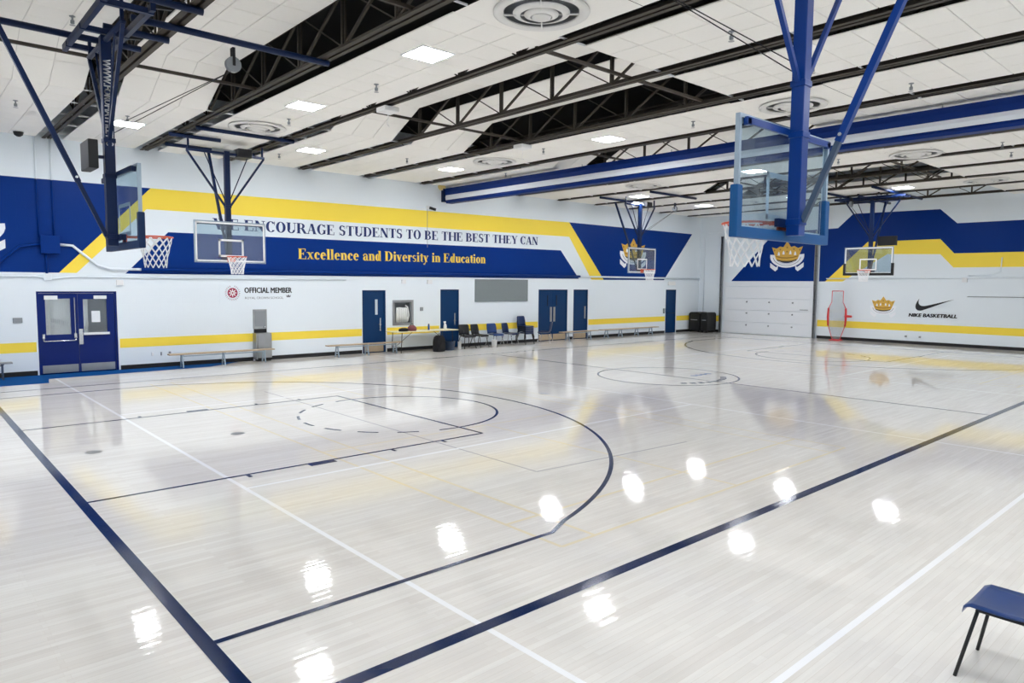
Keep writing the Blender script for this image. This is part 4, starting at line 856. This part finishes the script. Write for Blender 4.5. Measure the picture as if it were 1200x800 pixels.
MB().prism([(-.20, 0), (.20, 0), (.22, .12), (.21, .38), (.16, .52), (.06, .58), (-.06, .58), (-.16, .52), (-.21, .38), (-.22, .12)], lambda u, v, w: (u, -.12+w, v), .24).build('body', 'fabric_dark', bp, bevel=.03)
MB().prism([(-.15, .05), (.15, .05), (.15, .26), (.1, .31), (-.1, .31), (-.15, .26)], lambda u, v, w: (u, -.18+w, v), .07).build('front_pocket', 'fabric_dark', bp, bevel=.02)
MB().tube([(-.05, 0, .57), (-.03, 0, .64), (.03, 0, .64), (.05, 0, .57)], .012, 6).build('handle', 'black', bp, True)
bn = empty('storage_bin', (13.72, 9.42, 0), 0, 'low dark navy bin on the floor under the table end', 'bin')
MB().lathe([(0, 0), (.20, 0), (.23, .3), (.24, .31), (.22, .31), (.19, .03)], n=20).build('tub', 'bin_navy', bn, True); MB().torus((0, 0, .31), .23, .012, 24, 6).build('rim', 'bin_navy', bn, True)
for x, y, r, hh, lab in ((14.28, 9.5, .07, .26, 'small white bucket between the table and the black armchair'), (15.72, 9.2, .11, .28, 'white bucket on the floor between black and blue chairs')):
    e = empty('bucket', (x, y, 0), 0, lab, 'bucket'); MB().lathe([(0, 0), (r*.85, 0), (r, hh), (r*1.06, hh), (r*1.06, hh+.012), (r*.95, hh+.012), (r*.8, .02), (0, .02)], n=18).build('pail', 'white_plastic', e, True)
    MB().tube([(-r, 0, hh), (-r*.8, -.02, hh+.07), (0, -.03, hh+.1), (r*.8, -.02, hh+.07), (r, 0, hh)], .005, 6).build('bail_handle', 'steel', e, True)
# equipment carts in the corner
for y0, y1, lab in ((9.42, 10.08, 'black covered equipment cart pushed into the corner'), (8.96, 9.36, 'narrow black covered cart beside the grey door post')):
    e = empty('equipment_cart', (30.3, (y0+y1)/2, 0), 0, lab, 'cart'); w = (y1-y0)/2
    MB().prism([(-w, .10), (w, .10), (w, .96), (w*.7, 1.04), (-w*.7, 1.04), (-w, .96)], lambda u, v, q: (-.42+q, u, v), .84).build('cover', 'black', e, bevel=.03)
    for sx in (-.35, .35):
        for sy in (-w+.08, w-.08): MB().tube([(sx, sy-.02, .05), (sx, sy+.02, .05)], .05, 12).build('caster', 'black_rubber', e)
    MB().box(-.425, -.42, -w*.6, w*.6, .62, .66).build('zip_line', 'grey_plastic', e); MB().box(-.38, .38, -w+.05, w-.05, .085, .11).build('base_board', 'black_steel', e)
# red defender dummy by the end wall
dm = empty('training_dummy', (30.35, 2.6, 0), 0, 'red-framed clear training dummy with one arm by the end wall', 'training dummy')
out = [(-.17, .04), (.17, .04), (.36, .62), (.38, 1.45), (.25, 1.72), (.25, 2.22), (-.25, 2.22), (-.25, 1.72), (-.38, 1.45), (-.36, .62)]
MB().prism(out, lambda u, v, w: (-.004+w, u, v), .008).build('clear_sheet', 'sheet_plastic', dm)
fr = MB()
for a, b in zip(out, out[1:]+out[:1]): fr.tube([(0, a[0], a[1]), (0, b[0], b[1])], .016, 8)
fr.build('tube_frame', 'red', dm, True)
for s in (-1, 1): MB().tube([(0, s*.375, .65), (0, s*.40, 1.05), (0, s*.385, 1.45)], [.04, .05, .04], 10).build('side_pad', 'red', dm, True)
MB().tube([(0, -.36, 1.10), (-.05, -.66, 1.10)], [.06, .05], 12).build('arm', 'red', dm, True); MB().box(-.2, .2, -.22, .22, 0, .04).build('base_plate', 'red', dm, bevel=.01)
